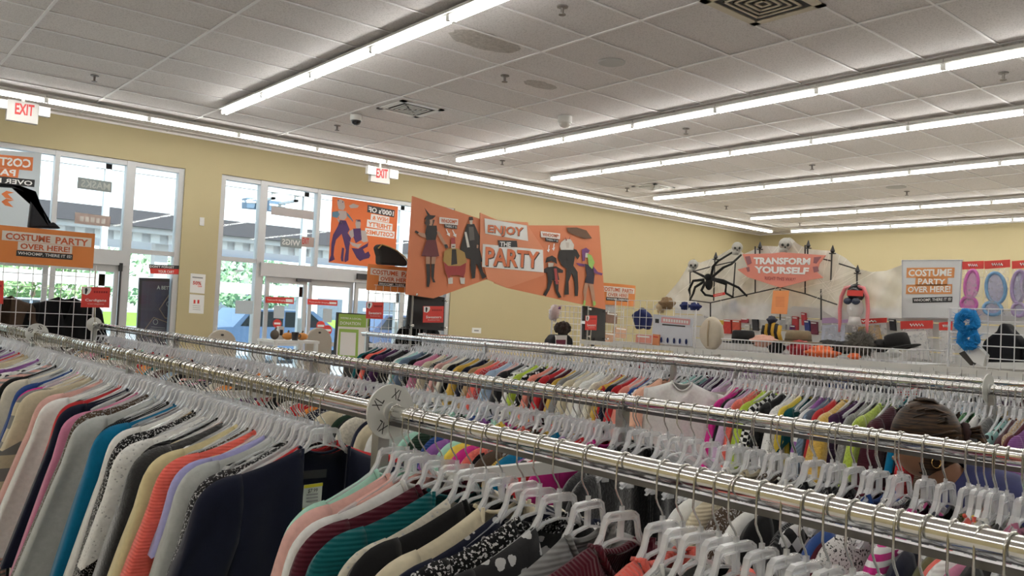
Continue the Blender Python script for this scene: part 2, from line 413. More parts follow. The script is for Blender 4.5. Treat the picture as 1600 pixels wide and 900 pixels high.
# ---- garments: a body, two sleeves and a neckband that hang on the hanger's arms
SH = [(.062, -.138), (.10, -.157), (.15, -.179), (.20, -.196), (.24, -.203), (.268, -.214), (.292, -.236), (.309, -.270), (.317, -.33), (.319, -.42)]
def sheets(xs, top_f, top_b, bot, T, seed, K=12, amp=.007, joined=lambda x: True, shift=lambda x, z: 0):
    """two cloth sheets (front at -y, back at +y) hung under the ridge z = top(x)"""
    rg = random.Random(seed); ph = [rg.uniform(0, 6.3) for _ in range(4)]; fr = [rg.uniform(25, 60) for _ in range(2)]
    vs = []; fs = []; idx = {}
    for side in (0, 1):
        for i, x in enumerate(xs):
            zt = (top_f if side == 0 else top_b)(x); zb = bot(x)
            for k in range(K+1):
                s = (k/K)**1.7; z = zt+(zb-zt)*s; d = zt-z
                t = T*(1-math.exp(-d/.022))*(1+.35*min(d/.3, 1)); fold = amp*min(1, d/.12)*(math.sin(x*fr[0]+ph[0]+2*z)+.6*math.sin(x*fr[1]+ph[1]-3*z))
                y = (-1 if side == 0 else 1)*(t+.0055*min(1, d/.004))+fold*min(1, d/.05)
                idx[side, i, k] = len(vs); vs.append((x+shift(x, z), y, z))
    for side in (0, 1):
        for i in range(len(xs)-1):
            for k in range(K):
                q = [idx[side, i, k], idx[side, i+1, k], idx[side, i+1, k+1], idx[side, i, k+1]]
                fs.append(q if side else q[::-1])
    for i in range(len(xs)-1):
        if joined(xs[i]) and joined(xs[i+1]): fs.append([idx[0, i, 0], idx[0, i+1, 0], idx[1, i+1, 0], idx[1, i, 0]])
    for i in (0, len(xs)-1):
        for k in range(K): fs.append([idx[0, i, k], idx[1, i, k], idx[1, i, k+1], idx[0, i, k+1]])
    return vs, fs
def cols(a, b_, n): return [a+(b_-a)*i/(n-1) for i in range(n)]
GARM = {}
def garment_proto(kind, seed, long=1.0):
    key = (kind, seed, long)
    if key in GARM: return GARM[key]
    rg = random.Random(seed*7+len(kind)); T = rg.uniform(.010, .016)
    if kind in ('sweater', 'cardigan', 'coat'): T += .004
    length = ({'sweater': .92, 'cardigan': .96, 't_shirt': .90, 'tank_top': .92, 'blouse': .94, 'coat': 1.08}[kind])*long+rg.uniform(-.04, .04)
    edge = .150 if kind == 'tank_top' else .225
    neck = .062; drop = {'cardigan': .78, 'tank_top': .13, 't_shirt': .085, 'blouse': .10, 'sweater': .06, 'coat': .22}[kind]
    xs = sorted(set([round(q, 4) for q in cols(-edge, -neck, 8)+[-neck, -.06, -.055, -.045, -.025, 0, .025, .045, .055, .06, neck]+cols(neck, edge, 8)]))
    def sh(x): return interp(SH, abs(x)) if abs(x) > neck else SH[0][1]
    tf = lambda x: sh(x) if abs(x) >= neck-1e-4 else SH[0][1]-drop*(1-(abs(x)/neck)**(6 if kind == 'cardigan' else 1.2 if kind == 'coat' else 2.2))-.001
    tb = lambda x: sh(x) if abs(x) >= neck-1e-4 else SH[0][1]-.022*(1-(abs(x)/neck)**2)
    bot = lambda x: -length+.012*math.sin(x*20+seed)
    vs, fs = sheets(xs, tf, tb, bot, T, seed, joined=lambda x: abs(x) >= neck-1e-4)
    if kind in ('cardigan', 'coat'):          # open front: leave a gap between the two front edges
        pass
    b = MB(); b.add(vs, fs); root = b.build(kind, None, None, smooth=True, local=True)
    if kind != 'tank_top':
        sl = {'sweater': -.66, 'cardigan': -.68, 'coat': -.74, 't_shirt': -.37, 'blouse': -.46}[kind]*(1+.55*(long-1))
        out = .318
        for s in (-1, 1):
            x_in = .178
            xs2 = [s*q for q in (.205, .22, .235, .249, .262, .275, .286, .295, .303, .311, out)]
            if s < 0: xs2 = xs2[::-1]
            tp = lambda x: interp(SH, abs(x))+.002
            bt = lambda x: min(sl+.10*(1 if kind in ('t_shirt', 'blouse') else .2)*(out-abs(x))/.11, tp(x)-.02)
            sw = rg.uniform(-.02, .035)
            vs, fs = sheets(xs2, tp, tp, bt, T*1.15, seed+s+5, K=9, amp=.005, shift=lambda x, z: s*max(0, -.34-z)*(.24+2*sw))
            q = MB(); q.add(vs, fs); q.build('sleeve', None, root, smooth=True, local=True)
    if kind in ('sweater', 't_shirt', 'cardigan'):
        q = MB(); pts = []
        for x in ([-neck, -.0605, -.059, -.056, -.052, -.045, -.035] if kind == 'cardigan' else [-neck+2*neck*i/12 for i in range(13)]):
            if kind == 'cardigan' and x > -.05: continue
            pts.append((x, -T*.75-.001, tf(x)+.003))
        for i in range(1, 12):
            x = neck-2*neck*i/12; pts.append((x, T*.5, tb(x)+.003))
        if kind == 'cardigan':
            pts = pts[:5]; q.tube(pts, .0045, 5); q.tube([(-a_, b_, c_) for a_, b_, c_ in pts], .0045, 5); q.tube([(neck-2*neck*i/12, T*.5, tb(neck-2*neck*i/12)+.003) for i in range(13)], .0045, 5)
        else: q.tube(pts, .006 if kind == 'sweater' else .0045, 5, closed=True)
        q.build('neckband', None, root, smooth=True, local=True)
    for o in (root, *root.children):
        o.data.materials.clear(); o.data.materials.append(fab('plain'))
        o.material_slots[0].link = 'OBJECT'
    root.location = (0, 0, -50)
    GARM[key] = root; return root
CM = dict(navy=(.006, .008, .022), black=(.005, .005, .006), charcoal=(.022, .022, .024), grey=(.20, .20, .20), light_grey=(.46, .48, .47), white=(.80, .80, .78), ivory=(.66, .62, .52), cream=(.62, .55, .40), pale_yellow=(.68, .59, .34),
          tan=(.40, .27, .14), brown=(.07, .045, .03), red=(.42, .02, .025), coral=(.72, .13, .10), salmon=(.72, .26, .20), blush=(.66, .38, .34), pink=(.55, .20, .32), magenta=(.48, .02, .20), burgundy=(.075, .008, .018), maroon=(.045, .006, .014),
          purple=(.24, .09, .30), lilac=(.50, .36, .52), plum=(.06, .02, .07), lavender=(.35, .35, .62), blue=(.02, .06, .22), slate=(.12, .17, .24), light_blue=(.36, .50, .66), teal=(.0, .085, .095), azure=(.0, .13, .26), aqua=(.33, .58, .56), mint=(.38, .66, .55),
          green=(.05, .17, .06), dark_green=(.015, .035, .02), lime=(.42, .55, .06), olive=(.10, .10, .04), yellow=(.75, .58, .08), mustard=(.52, .33, .06), orange=(.75, .25, .05), peach=(.72, .42, .30))
PATW = dict(plain='', knit='knit', rib='ribbed', stripe='striped', band='colour-blocked', speck='flecked', dots='dotted', floral='floral', hound='checked', fuzzy='fuzzy', crochet='crochet')
KW = dict(sweater='sweater', cardigan='cardigan', t_shirt='t-shirt', tank_top='sleeveless top', blouse='blouse', coat='coat')
hanger_proto = make_hanger(); hanger_used = [False]; used_kind = set(); labels = set(); NH = [0]
grng = random.Random(11)
def cword(c): return c.replace('_', ' ')
def desc(g): return ' '.join(x for x in (cword(g['c']), PATW[g['p']], KW[g['k']]) if x)
def put_garment(g, x, rail, prev, nxt, note=None):
    y = g['y']; rz = g.get('rz', grng.gauss(0, .07)); tilt = grng.gauss(0, .02)
    hx = grng.uniform(-.004, .004)
    def lab(base):
        c1 = f"{base}{desc(g)} between {cword(prev['c'])} and {cword(nxt['c'])} ones on the {rail} rail"
        i = 0; s = c1
        alts = [f", {a}" for a in ('with a slightly turned shoulder',)]
        return s
    L = lab('')
    if note: L = note
    hl = f"clear hanger, {desc(g)} between {cword(prev['c'])} and {cword(nxt['c'])} ones, {rail} rail"
    if note: hl = 'clear plastic hanger in the long white robe turned toward the camera'
    if hanger_used[0]: h = copy_tree(hanger_proto)
    else: h = hanger_proto; hanger_used[0] = True
    h.location = (x+hx, y, RZ); h.rotation_euler = (0, tilt, rz)
    tag(h, hl, 'hanger', f'clear hangers on the {rail} rail')
    gp = garment_proto(g['k'], g.get('s', grng.randrange(3)), g.get('long', 1.0))
    o = copy_tree(gp)
    sx = g.get('w', grng.uniform(.97, 1.10)); o.scale = (sx, g.get('t', 1), g.get('h', grng.uniform(.98, 1.05)) if 'h' in g else 1)
    o.location = (x+hx, y+.0, RZ); o.rotation_euler = (grng.gauss(0, .012), tilt, rz)
    c = CM[g['c']]; v = grng.uniform(.92, 1.08); a = g.get('a', .02 if sum(c) > .9 else .6)
    for q in (o, *o.children):
        q.color = (c[0]*v, c[1]*v, c[2]*v, a); q.material_slots[0].material = fab(g['p'])
    tag(o, L, KW[g['k']] if g['k'] != 'tank_top' else 'top', f'clothes on the {rail} rail')
    return h, o
def uniq(seq):
    """re-colour random fillers until every (piece, neighbours) triple is unique"""
    for it in range(60):
        seen = set(); bad = False
        for i, g in enumerate(seq):
            key = (desc(g), seq[i-1]['c'] if i else '', seq[(i+1) % len(seq)]['c'])
            if key in seen:
                bad = True
                if g.get('f'): g['c'] = grng.choice(FILL); g['p'] = grng.choice(FP)
                else:
                    j = (i+1) % len(seq)
                    if seq[j].get('f'): seq[j]['c'] = grng.choice(FILL)
                    else: g['k'] = grng.choice(['sweater', 'cardigan', 'blouse', 't_shirt'])
            seen.add(key)
        if not bad: return
FILL = ['white', 'ivory', 'cream', 'black', 'navy', 'charcoal', 'grey', 'light_grey', 'blush', 'maroon', 'slate', 'red', 'tan', 'light_blue', 'black', 'white', 'plum', 'teal']
FP = ['plain', 'plain', 'knit', 'rib', 'plain', 'speck', 'stripe']
def G(c, k='sweater', p='plain', **kw): return dict(c=c, k=k, p=p, **kw)
# ---- nearest rail, far stretch (from the empty tube back to the window)
far1 = [G('navy', 'cardigan', w=1.12, t=1.1, rz=-.06), G('red', 't_shirt', w=1.08, rz=.12), G('charcoal', 'sweater', 'speck', a=.45, w=1.08), G('light_grey', 'cardigan', w=1.04), G('lavender', 'blouse', w=1.06), G('coral', 'sweater', 'knit', w=1.10), G('brown', 'sweater', 'speck', a=.4, w=1.06), G('pale_yellow', 'sweater', w=1.14),
        G('charcoal', 'coat', 'fuzzy', w=1.16, t=1.3), G('black', 'sweater', 'knit', w=1.05), G('white', 'blouse', 'crochet', a=.5, w=1.18), G('black', 'cardigan', 'speck', a=.5, w=1.08), G('white', 'sweater', w=1.02), G('azure', 'cardigan', w=1.1), G('black', 'sweater', 'rib', w=1.0), G('light_grey', 'sweater', w=1.16, rz=.03),
        G('brown', 'sweater', 'speck', a=.35, w=1.06), G('pink', 'sweater', w=1.14), G('navy', 'sweater', w=1.04), G('red', 'cardigan', w=1.0), G('white', 'cardigan', w=1.12), G('blush', 'cardigan', w=1.08), G('cream', 't_shirt', w=1.16), G('cream', 'sweater', 'band', a=.2, w=1.18), G('magenta', 'sweater', w=1.12),
        G('blue', 'sweater', 'plain', w=1.05), G('ivory', 'blouse', w=1.08), G('black', 'cardigan', w=1.06), G('blush', 'sweater', 'stripe', a=.25, w=1.12), G('white', 'sweater', 'floral', a=.03, w=1.1), G('purple', 'sweater', w=1.1), G('white', 'blouse', w=1.1), G('cream', 'sweater', 'knit', w=1.12), G('tan', 'cardigan', w=1.1), G('red', 'sweater', w=1.05), G('purple', 'cardigan', w=1.1), G('burgundy', 'sweater', w=1.1), G('plum', 'blouse', w=1.1), G('navy', 'cardigan', w=1.1), G('teal', 'sweater', w=1.1), G('black', 't_shirt', w=1.1), G('light_blue', 'blouse', w=1.1), G('white', 'cardigan', 'knit', w=1.1), G('maroon', 'sweater', w=1.05)]
seq1 = []; y = 2.13; s = .062
for i, g in enumerate(far1):
    g['y'] = y; g['long'] = 1.0 if y < 2.5 else 1.5; seq1.append(g)
    if i > 1:
        for f in (.33, .66) if i < 26 else (.5,):
            seq1.append(G(grng.choice(FILL), grng.choice(['tank_top', 'tank_top', 't_shirt']), grng.choice(FP), y=y+s*f+.0, w=grng.uniform(.80, .90), f=1))
    y += s; s = min(s*1.045, .155)
near1 = [G('mint', 'sweater', y=1.775, w=.94), G('blush', 'sweater', y=1.715, w=1.0, t=1.4), G('blush', 'tank_top', y=1.68, w=1.0), G('white', 'sweater', y=1.635, w=1.06), G('burgundy', 'sweater', 'knit', y=1.57, w=1.1), G('teal', 'cardigan', 'knit', y=1.51, w=1.12), G('ivory', 'blouse', 'crochet', a=.45, y=1.455, w=1.1), G('black', 'sweater', y=1.40, w=1.08), G('cream', 'cardigan', y=1.35, w=1.1),
         G('navy', 'blouse', 'dots', a=.45, y=1.29, w=1.12), G('black', 'sweater', 'speck', a=.6, y=1.23, w=1.02), G('charcoal', 'blouse', 'floral', a=.55, y=1.175, w=1.0), G('grey', 'sweater', 'knit', y=1.10, w=1.08), G('burgundy', 'sweater', 'rib', y=1.01, w=1.14, t=1.5, h=1), G('coral', 'sweater', 'rib', y=.925, w=1.12, t=1.4),
         G('white', 't_shirt', y=.88, w=.9), G('black', 'tank_top', y=.845, w=.9), G('blush', 'blouse', y=.81, w=.95), G('grey', 'tank_top', y=.775), G('light_grey', 'sweater', 'rib', y=.73, w=1.08, t=1.3), G('navy', 't_shirt', y=.69, w=.92), G('white', 'tank_top', y=.655), G('black', 'sweater', y=.62, w=.95), G('ivory', 'blouse', 'speck', y=.585, w=.92), G('charcoal', 'tank_top', 'rib', y=.55), G('blue', 't_shirt', y=.52, w=.9), G('black', 'blouse', 'dots', y=.485, w=.9), G('plum', 'tank_top', y=.455), G('white', 'blouse', 'knit', y=.42, w=.9), G('navy', 'tank_top', y=.385), G('light_grey', 't_shirt', y=.35, w=.9), G('black', 'tank_top', 'stripe', y=.315), G('red', 't_shirt', y=.28, w=.9), G('white', 'tank_top', y=.24), G('tan', 'blouse', y=.20, w=.9)]
def from_px(lst, xb, off):
    out = []
    for e in lst:
        u, v, c = e[:3]; g = G(c, *(e[3:5] if len(e) > 3 else ())); 
        if len(e) > 5: g.update(e[5])
        g['y'] = onX(u, v, xb-off).y; out.append(g)
    return out
b2 = from_px([(500, 640, 'navy', 'sweater', 'speck', dict(a=.5)), (525, 650, 'cream'), (536, 655, 'dark_green'), (551, 655, 'black', 'cardigan'), (562, 668, 'ivory', 'sweater', 'fuzzy'), (575, 665, 'navy'), (588, 672, 'cream', 'cardigan'), (598, 676, 'white'), (640, 672, 'mint'), (655, 680, 'dark_green', 'cardigan', 'knit'), (670, 680, 'blue', 'sweater', 'knit'), (688, 682, 'purple'), (704, 685, 'mint', 'cardigan'), (714, 687, 'yellow'), (727, 690, 'magenta', 'cardigan'), (741, 700, 'black', 'sweater', 'knit'), (750, 702, 'coral', 'sweater', 'fuzzy'), (766, 705, 'brown', 'cardigan'), (783, 708, 'mustard', 'sweater', 'rib'), (803, 712, 'azure'), (811, 713, 'purple', 'blouse'), (822, 714, 'white', 'blouse', 'floral', dict(a=.05)), (842, 716, 'red'), (860, 718, 'magenta'), (882, 722, 'charcoal', 'sweater', 'fuzzy'), (905, 728, 'black', 'cardigan', 'fuzzy'),
              (1060, 778, 'white'), (1088, 785, 'cream', 'sweater', 'knit'), (1119, 791, 'brown', 'sweater', 'speck', dict(a=.5)), (1153, 795, 'white', 'cardigan'), (1187, 805, 'black'), (1222, 812, 'charcoal', 'sweater', 'rib'), (1247, 825, 'black', 'blouse', 'hound'), (1273, 832, 'burgundy'), (1287, 835, 'blue'), (1318, 832, 'white', 'sweater', 'speck', dict(a=.02)), (1359, 836, 'magenta', 'blouse', 'stripe', dict(a=.7)), (1394, 846, 'navy', 'coat'), (1430, 855, 'olive'), (1447, 860, 'coral', 'cardigan'), (1461, 863, 'yellow', 'cardigan'), (1477, 868, 'white', 'sweater', 'knit'), (1497, 874, 'black', 'blouse'), (1528, 876, 'pink'), (1572, 879, 'mint', 'sweater', 'floral', dict(a=.5))], X2, .25)
ys = max(g['y'] for g in b2)
cfar = ['orange', 'red', 'white', 'black', 'red', 'plum', 'mint', 'cream', 'orange', 'charcoal', 'ivory', 'navy', 'pink', 'grey', 'blush', 'black', 'tan', 'light_blue', 'maroon', 'white', 'teal']
y = ys+.11; i = 0
while y < 8.2:
    b2.append(G(cfar[i % len(cfar)], grng.choice(['sweater', 'cardigan', 'blouse']), grng.choice(FP), y=y, f=1)); i += 1; y += grng.uniform(.085, .15)
y = min(g['y'] for g in b2)-.06
b3l = []
seq3 = [(562, 'teal'), (570, 'black'), (576, 'coral'), (583, 'navy'), (592, 'plum'), (602, 'charcoal'), (618, 'white'), (625, 'aqua'), (633, 'slate'), (645, 'black', 'cardigan'), (655, 'pink'), (667, 'cream'), (677, 'black', 'sweater', 'speck'), (685, 'blush'), (692, 'grey'), (699, 'ivory'), (706, 'black', 'blouse'), (713, 'slate', 'cardigan'), (719, 'mustard'), (728, 'navy', 'cardigan'), (742, 'tan', 'sweater', 'knit'), (752, 'coral', 'cardigan'), (760, 'red', 'sweater', 'speck'), (770, 'light_blue'), (778, 'blush', 'cardigan'), (789, 'charcoal', 'cardigan'), (799, 'white', 'sweater', 'floral', dict(a=.03)), (808, 'lime'), (821, 'black', 'blouse', 'floral'), (832, 'salmon'), (842, 'black', 'cardigan', 'knit'), (852, 'red', 'cardigan'), (862, 'maroon'), (871, 'mustard', 'blouse'), (880, 'grey', 'cardigan'), (890, 'cream', 'cardigan'), (901, 'ivory', 'cardigan'), (912, 'white', 'cardigan', 'knit'), (925, 'ivory', 'sweater', 'fuzzy'), (939, 'red', 'sweater', 'rib'), (947, 'mustard', 'cardigan'), (955, 'navy', 'sweater', 'rib'), (964, 'red', 'blouse'), (975, 'salmon', 'cardigan'), (986, 'blue'), (997, 'black', 'sweater', 'rib'), (995, 'charcoal', 'sweater', 'stripe'), (1000, 'peach'), (1004, 'peach', 'cardigan'),
        (1121, 'magenta'), (1133, 'black', 'coat'), (1142, 'lilac'), (1152, 'coral', 'sweater', 'fuzzy'), (1163, 'lime', 'cardigan'), (1180, 'white', 'blouse', 'hound', dict(a=.01, w=1.2)), (1196, 'black', 'coat', 'knit'), (1211, 'white', 'sweater', 'crochet', dict(a=.1, w=1.15)), (1222, 'yellow', 'blouse'), (1231, 'teal', 'blouse'), (1241, 'grey', 'sweater', 'rib'), (1253, 'purple', 'sweater', 'band', dict(a=.7)), (1265, 'slate', 'sweater', 'rib'), (1276, 'red', 'coat'), (1291, 'mustard', 'sweater', 'fuzzy', dict(t=1.7, w=1.15)), (1310, 'plum', 'sweater', 'knit'), (1326, 'grey', 'sweater', 'fuzzy'), (1346, 'lime', 'sweater', 'fuzzy', dict(w=1.1)), (1368, 'maroon', 'coat', 'knit', dict(t=1.6)), (1400, 'azure', 'blouse'), (1430, 'red', 'sweater', 'knit'), (1455, 'brown', 'sweater', 'knit'), (1478, 'green'), (1500, 'white', 'coat'), (1522, 'charcoal', 'coat', 'fuzzy', dict(t=1.8)), (1545, 'aqua', 'blouse', 'floral'), (1557, 'maroon', 'cardigan'), (1568, 'tan', 'cardigan', 'speck'), (1580, 'burgundy', 'blouse'), (1592, 'purple', 'cardigan', 'knit')]
b3 = from_px([(e[0], 560+.128*(e[0]-560), *e[1:]) for e in seq3], X3, .25)
big_y = onX(1072, 592, X3).y
for sq, x, rail in ((seq1, X1, 'nearest'), (near1, X1, 'nearest'), (b2, X2, 'second'), (b3, X3, 'third')):
    sq.sort(key=lambda g: -g['y'])
allseq1 = seq1+near1
for sq, x, rail in ((allseq1, X1, 'nearest'), (b2, X2, 'second'), (b3, X3, 'third')):
    uniq(sq)
    for i, g in enumerate(sq):
        p_ = sq[i-1] if i else sq[1]; n_ = sq[i+1] if i+1 < len(sq) else sq[i-1]
        ho_ = put_garment(g, x, rail, p_, n_); NH[0] += 1
        if g is far1[0]: NAVY = ho_[1]
        if g is near1[1]: BLUSH = ho_[1]
g = G('white', 'sweater', y=big_y-.02, rz=-.85, w=1.12, t=2.0, long=1.5)
h_, robe = put_garment(g, X3-.06, 'third', g, g, 'long white robe turned toward the camera on the third rail, largest white piece there')
print('hangers', NH[0], [round(q['y'], 2) for q in b3][:5], [round(q['y'], 2) for q in b2][:5], big_y)
# extra empty hangers crowd the third rail, and the fourth rail behind it is a packed mass
def hanger_mass(name, spots, mat_g=None):
    hv = [v.co.copy() for v in hanger_proto.data.vertices]; hf = [tuple(p.vertices) for p in hanger_proto.data.polygons]
    kv = [v.co.copy() for v in hanger_proto.children[0].data.vertices]; kf = [tuple(p.vertices) for p in hanger_proto.children[0].data.polygons]
    b = MB()
    for x, y, rz in spots:
        mt = Matrix.Translation((x, y, RZ)) @ Matrix.Rotation(rz, 4, 'Z')
        b.cur = 0; b.add([mt @ q for q in hv], hf); b.cur = 1; b.add([mt @ q for q in kv], kf)
    o = b.build(name, None, mats=[CLEAR, HWIRE]); return o
spots = []
y = 8.0
while y > 1.0:
    spots.append((X4, y, grng.gauss(0, .06))); y -= .05
for g_ in b3:
    if g_['y'] < 8.0: spots.append((X3, g_['y']+.035, grng.gauss(0, .08)))
y = 7.0
while y > 2.2:
    spots.append((X1, y+grng.uniform(-.01, .01), grng.gauss(0, .12))); y -= .05
y = 7.6
while y > .3:
    spots.append((X2, y+grng.uniform(-.01, .01), grng.gauss(0, .10))); y -= .055
tag(hanger_mass('clothes_hangers', spots), 'packed clear plastic hangers crowding the chrome rails between the clothes', 'hangers', kind='stuff')
# fourth rail: clothes hidden behind the third, only shoulders show
seq4 = []; y = 7.9
c4 = ['white', 'red', 'aqua', 'black', 'pink', 'navy', 'cream', 'plum', 'light_blue', 'salmon', 'charcoal', 'green', 'lilac', 'mustard', 'maroon', 'grey', 'teal', 'peach']
i = 0
while y > 1.2:
    seq4.append(G(c4[(i*5) % len(c4)], ['blouse', 't_shirt', 'cardigan'][i % 3], FP[i % 4], y=y, f=1)); i += 1; y -= .17
uniq(seq4)
for i, g in enumerate(seq4):
    c = CM[g['c']]; o = copy_tree(garment_proto(g['k'], i % 3)); o.location = (X4, g['y'], RZ); o.rotation_euler = (0, 0, grng.gauss(0, .07))
    for q in (o, *o.children): q.color = (*c, .6); q.material_slots[0].material = fab(g['p'])
    p_ = seq4[i-1] if i else seq4[1]; n_ = seq4[i+1] if i+1 < len(seq4) else seq4[i-1]
    tag(o, f"{desc(g)} between {cword(p_['c'])} and {cword(n_['c'])} ones on the fourth rail", KW[g['k']], 'clothes on the fourth rail')
# ================================================================ windows, doors and what is outside
ALU = M('window_aluminium', (.60, .61, .62), .4, .25, .03)
glass, t, n, bs = node_mat('window_glass'); out = n['Material Output']
tr = n.new('ShaderNodeBsdfTransparent'); gl = n.new('ShaderNodeBsdfGlossy'); gl.inputs['Roughness'].default_value = .01; mx = n.new('ShaderNodeMixShader'); fr = n.new('ShaderNodeFresnel'); fr.inputs[0].default_value = 1.35
tr.inputs[0].default_value = (.95, .985, .98, 1)
t.links.new(fr.outputs[0], mx.inputs[0]); t.links.new(tr.outputs[0], mx.inputs[1]); t.links.new(gl.outputs[0], mx.inputs[2]); t.links.new(mx.outputs[0], out.inputs[0])
def wx(u, v=330): return onY(u, v, FY).x
def wz(u, v): return onY(u, v, FY).z
Y0_, Y1_ = FY+.03, FY+.15
def bar(name, a, c, parent, mat=ALU): q = MB(); q.box(a, c); return q.build(name, mat, parent)
def pane(x0, x1, z0, z1, parent, y=FY+.08): q = MB(); q.box((x0, y, z0), (x1, y+.006, z1)); return q.build('pane', glass, parent)
HDT, HDB = wz(412, 410), wz(412, 430)-.01             # door header, top and bottom
def opening(idx, xl, xr, thick, thin_xs, side, label):
    q = MB(); q.box((xl, Y0_, HZ-.07), (xr, Y1_, HZ)); w = struct(q.build(f'window_{idx}', ALU))
    for x in (xl+.04, xr-.04): bar('jamb', (x-.04, Y0_-.006, 0), (x+.04, Y1_+.006, HZ-.001), w)
    bar('mullion', (thick-.06, Y0_-.012, 0), (thick+.06, Y1_+.012, HZ-.002), w)
    for x in thin_xs: bar('mullion', (x-.03, Y0_-.009, HDT), (x+.03, Y1_+.009, HZ-.003), w)
    s0, s1 = (thick, xr) if side == 'R' else (xl, thick)
    d0, d1 = (xl, thick) if side == 'R' else (thick, xr)
    bar('transom_bar', (s0, Y0_+.004, HDT-.02), (s1, Y1_-.004, HDT+.045), w)
    bar('sill', (s0, Y0_, 0), (s1, Y1_, .12), w)
    pane(s0, s1, .12, HDT, w); pane(s0, s1, HDT+.04, HZ-.07, w)
    ed = sorted([d0]+list(thin_xs)+[d1])
    for a, c in zip(ed, ed[1:]): pane(a, c, HDT, HZ-.07, w)
    h = MB(); h.box((d0, FY-.02, HDB), (d1, Y1_, HDT)); d = struct(h.build(f'door_{idx}', ALU))
    return w, d, d0, d1
TK2 = (wx(405)+wx(419))/2; TK1 = (wx(197, 300)+wx(211, 300))/2
win1, door1, a0, a1 = opening(1, W1L, W1R, TK1, [wx(92, 236), wx(92, 236)-1.3], 'R', '')
win2, door2, b0, b1 = opening(2, W2L, W2R, TK2, [wx(499, 330)], 'L', '')
def leaf(d, x0, x1, y):
    bar('stile', (x0, y, .02), (x0+.06, y+.045, HDB), d); bar('stile', (x1-.06, y, .02), (x1, y+.045, HDB), d)
    bar('rail', (x0+.06, y+.002, HDB-.10), (x1-.06, y+.043, HDB-.002), d); bar('rail', (x0+.06, y+.002, .02), (x1-.06, y+.043, .22), d); bar('rail', (x0+.06, y+.002, .98), (x1-.06, y+.043, 1.05), d)
    pane(x0+.06, x1-.06, .22, HDB-.1, d, y+.02)
lx = [wx(413, 470), wx(480, 470), wx(490, 470), wx(553, 470)]
leaf(door2, lx[0]+.02, lx[1], FY+.02); leaf(door2, lx[2]-.05, lx[3]+.03, FY+.09); leaf(door2, lx[3]+.03, lx[3]+1.0, FY+.02); leaf(door2, lx[3]+1.0, b1-.1, FY+.09)
leaf(door1, TK1-.95, TK1-.08, FY+.02); leaf(door1, TK1-1.9, TK1-.97, FY+.09); leaf(door1, a0+.1, TK1-1.92, FY+.02)
o = bar('door_closer', (wx(485, 446)-.25, FY-.03, HDB-.05), (wx(485, 446), FY+.02, HDB), door2, M('dark_steel', (.12, .12, .13), .4, .6))
bar('door_sensor', (wx(556, 432), FY-.07, wz(565, 437)), (wx(573, 432), FY-.02, wz(565, 428)), door2, M('black_plastic', (.03, .03, .032), .5))
bar('door_closer', (wx(186, 412), FY-.04, wz(187, 424)), (wx(191, 412), FY+.02, wz(187, 411)), door1, M('black_plastic', (.03, .03, .032), .5))
q = MB(); q.tube([(wx(188, 424), FY-.02, .3), (wx(188, 424), FY-.02, wz(187, 420))], .015, 6); q.build('panic_rod', M('black_plastic', (.03, .03, .032)), door1)
# ---- outside
q = MB(); q.box((-60, FY+.2, -.12), (90, 130, -.02)); struct(q.build('floor_pavement', M('asphalt', (.30, .30, .31), .9, var=.15, scale=1)))
# entrance vestibule: an outer frame of pale steel
PALE = M('pale_steel', (.66, .64, .62), .5)
yv = 15.4
t0 = thing('vestibule_frame', 'pale steel frame of the outer entrance, seen through the tall window glass', 'frame', (3, yv, 0))
zt = onY(150, 255, yv).z
bar('beam', (-3, yv, zt-.07), (12, yv+.1, zt+.07), t0, PALE)
zt2 = onY(150, 372, yv).z
for u, v in ((168, 300), (477, 350), (628, 350)):
    x = onY(u, v, yv).x; bar('post', (x-.05, yv, 0), (x+.05, yv+.1, onY(150, 245, yv).z+.3), t0, PALE)
bar('beam', (-3, yv, onY(450, 455, yv).z-.1), (12, yv+.1, onY(450, 455, yv).z+.1), t0, PALE)
# canopy over the drive: dark beam on white slatted soffit
yc = 20.
c0 = thing('drive_canopy', 'dark flat canopy beam with a white slatted soffit outside the windows', 'canopy', (8, yc, 0))
za, zb = onY(150, 321, yc).z, onY(150, 347, yc).z
bar('fascia', (-14, yc, zb), (40, yc+.5, za), c0, M('dark_fascia', (.055, .05, .055), .6))
zc = onY(230, 377, yc).z
bar('soffit_edge', (-14, yc+.1, zb-.12), (40, yc+.7, zb), c0, PALE)
for k in range(60):
    x = -6+k*.4; bar('soffit_slat', (x, yc+.3, zc), (x+.2, yc+.36, zb-.12), c0, WHITE)
bar('soffit', (-14, yc+.4, zc), (40, yc+3.5, zb-.1), c0, M('soffit_grey', (.72, .72, .72), .7))
for x in (-3, 6.2, 15.5, 25): bar('column', (x, yc+.6, 0), (x+.3, yc+.9, zb), c0, PALE)
def tree(x, y, h, r, label, col, seed):
    rg = random.Random(seed); t_ = thing('tree', label, 'tree', (x, y, 0))
    q = MB(); q.tube([(x, y, 0), (x+.1, y, h*.45), (x, y, h*.7)], [.16, .12, .06], 8); q.build('trunk', M('bark', (.12, .09, .06), .9), t_)
    q = MB()
    for i in range(900):
        a = rg.uniform(0, 2*PI); el = rg.uniform(-1, 1); rr = r*rg.uniform(.55, 1)*(1+.25*math.sin(a*3+seed))
        c = V((x+math.cos(a)*rr*math.sqrt(1-el*el), y+math.sin(a)*rr*math.sqrt(1-el*el), h*.68+el*h*.36))
        d1 = V((rg.gauss(0, 1), rg.gauss(0, 1), rg.gauss(0, 1))).normalized()*rg.uniform(.12, .3); d2 = d1.orthogonal().normalized()*rg.uniform(.1, .22)
        q.add([c-d1, c+d2, c+d1, c-d2], [(0, 1, 2, 3)])
    q.build('foliage', M('leaf_'+str(col), col, .8, var=.3, scale=2), t_)
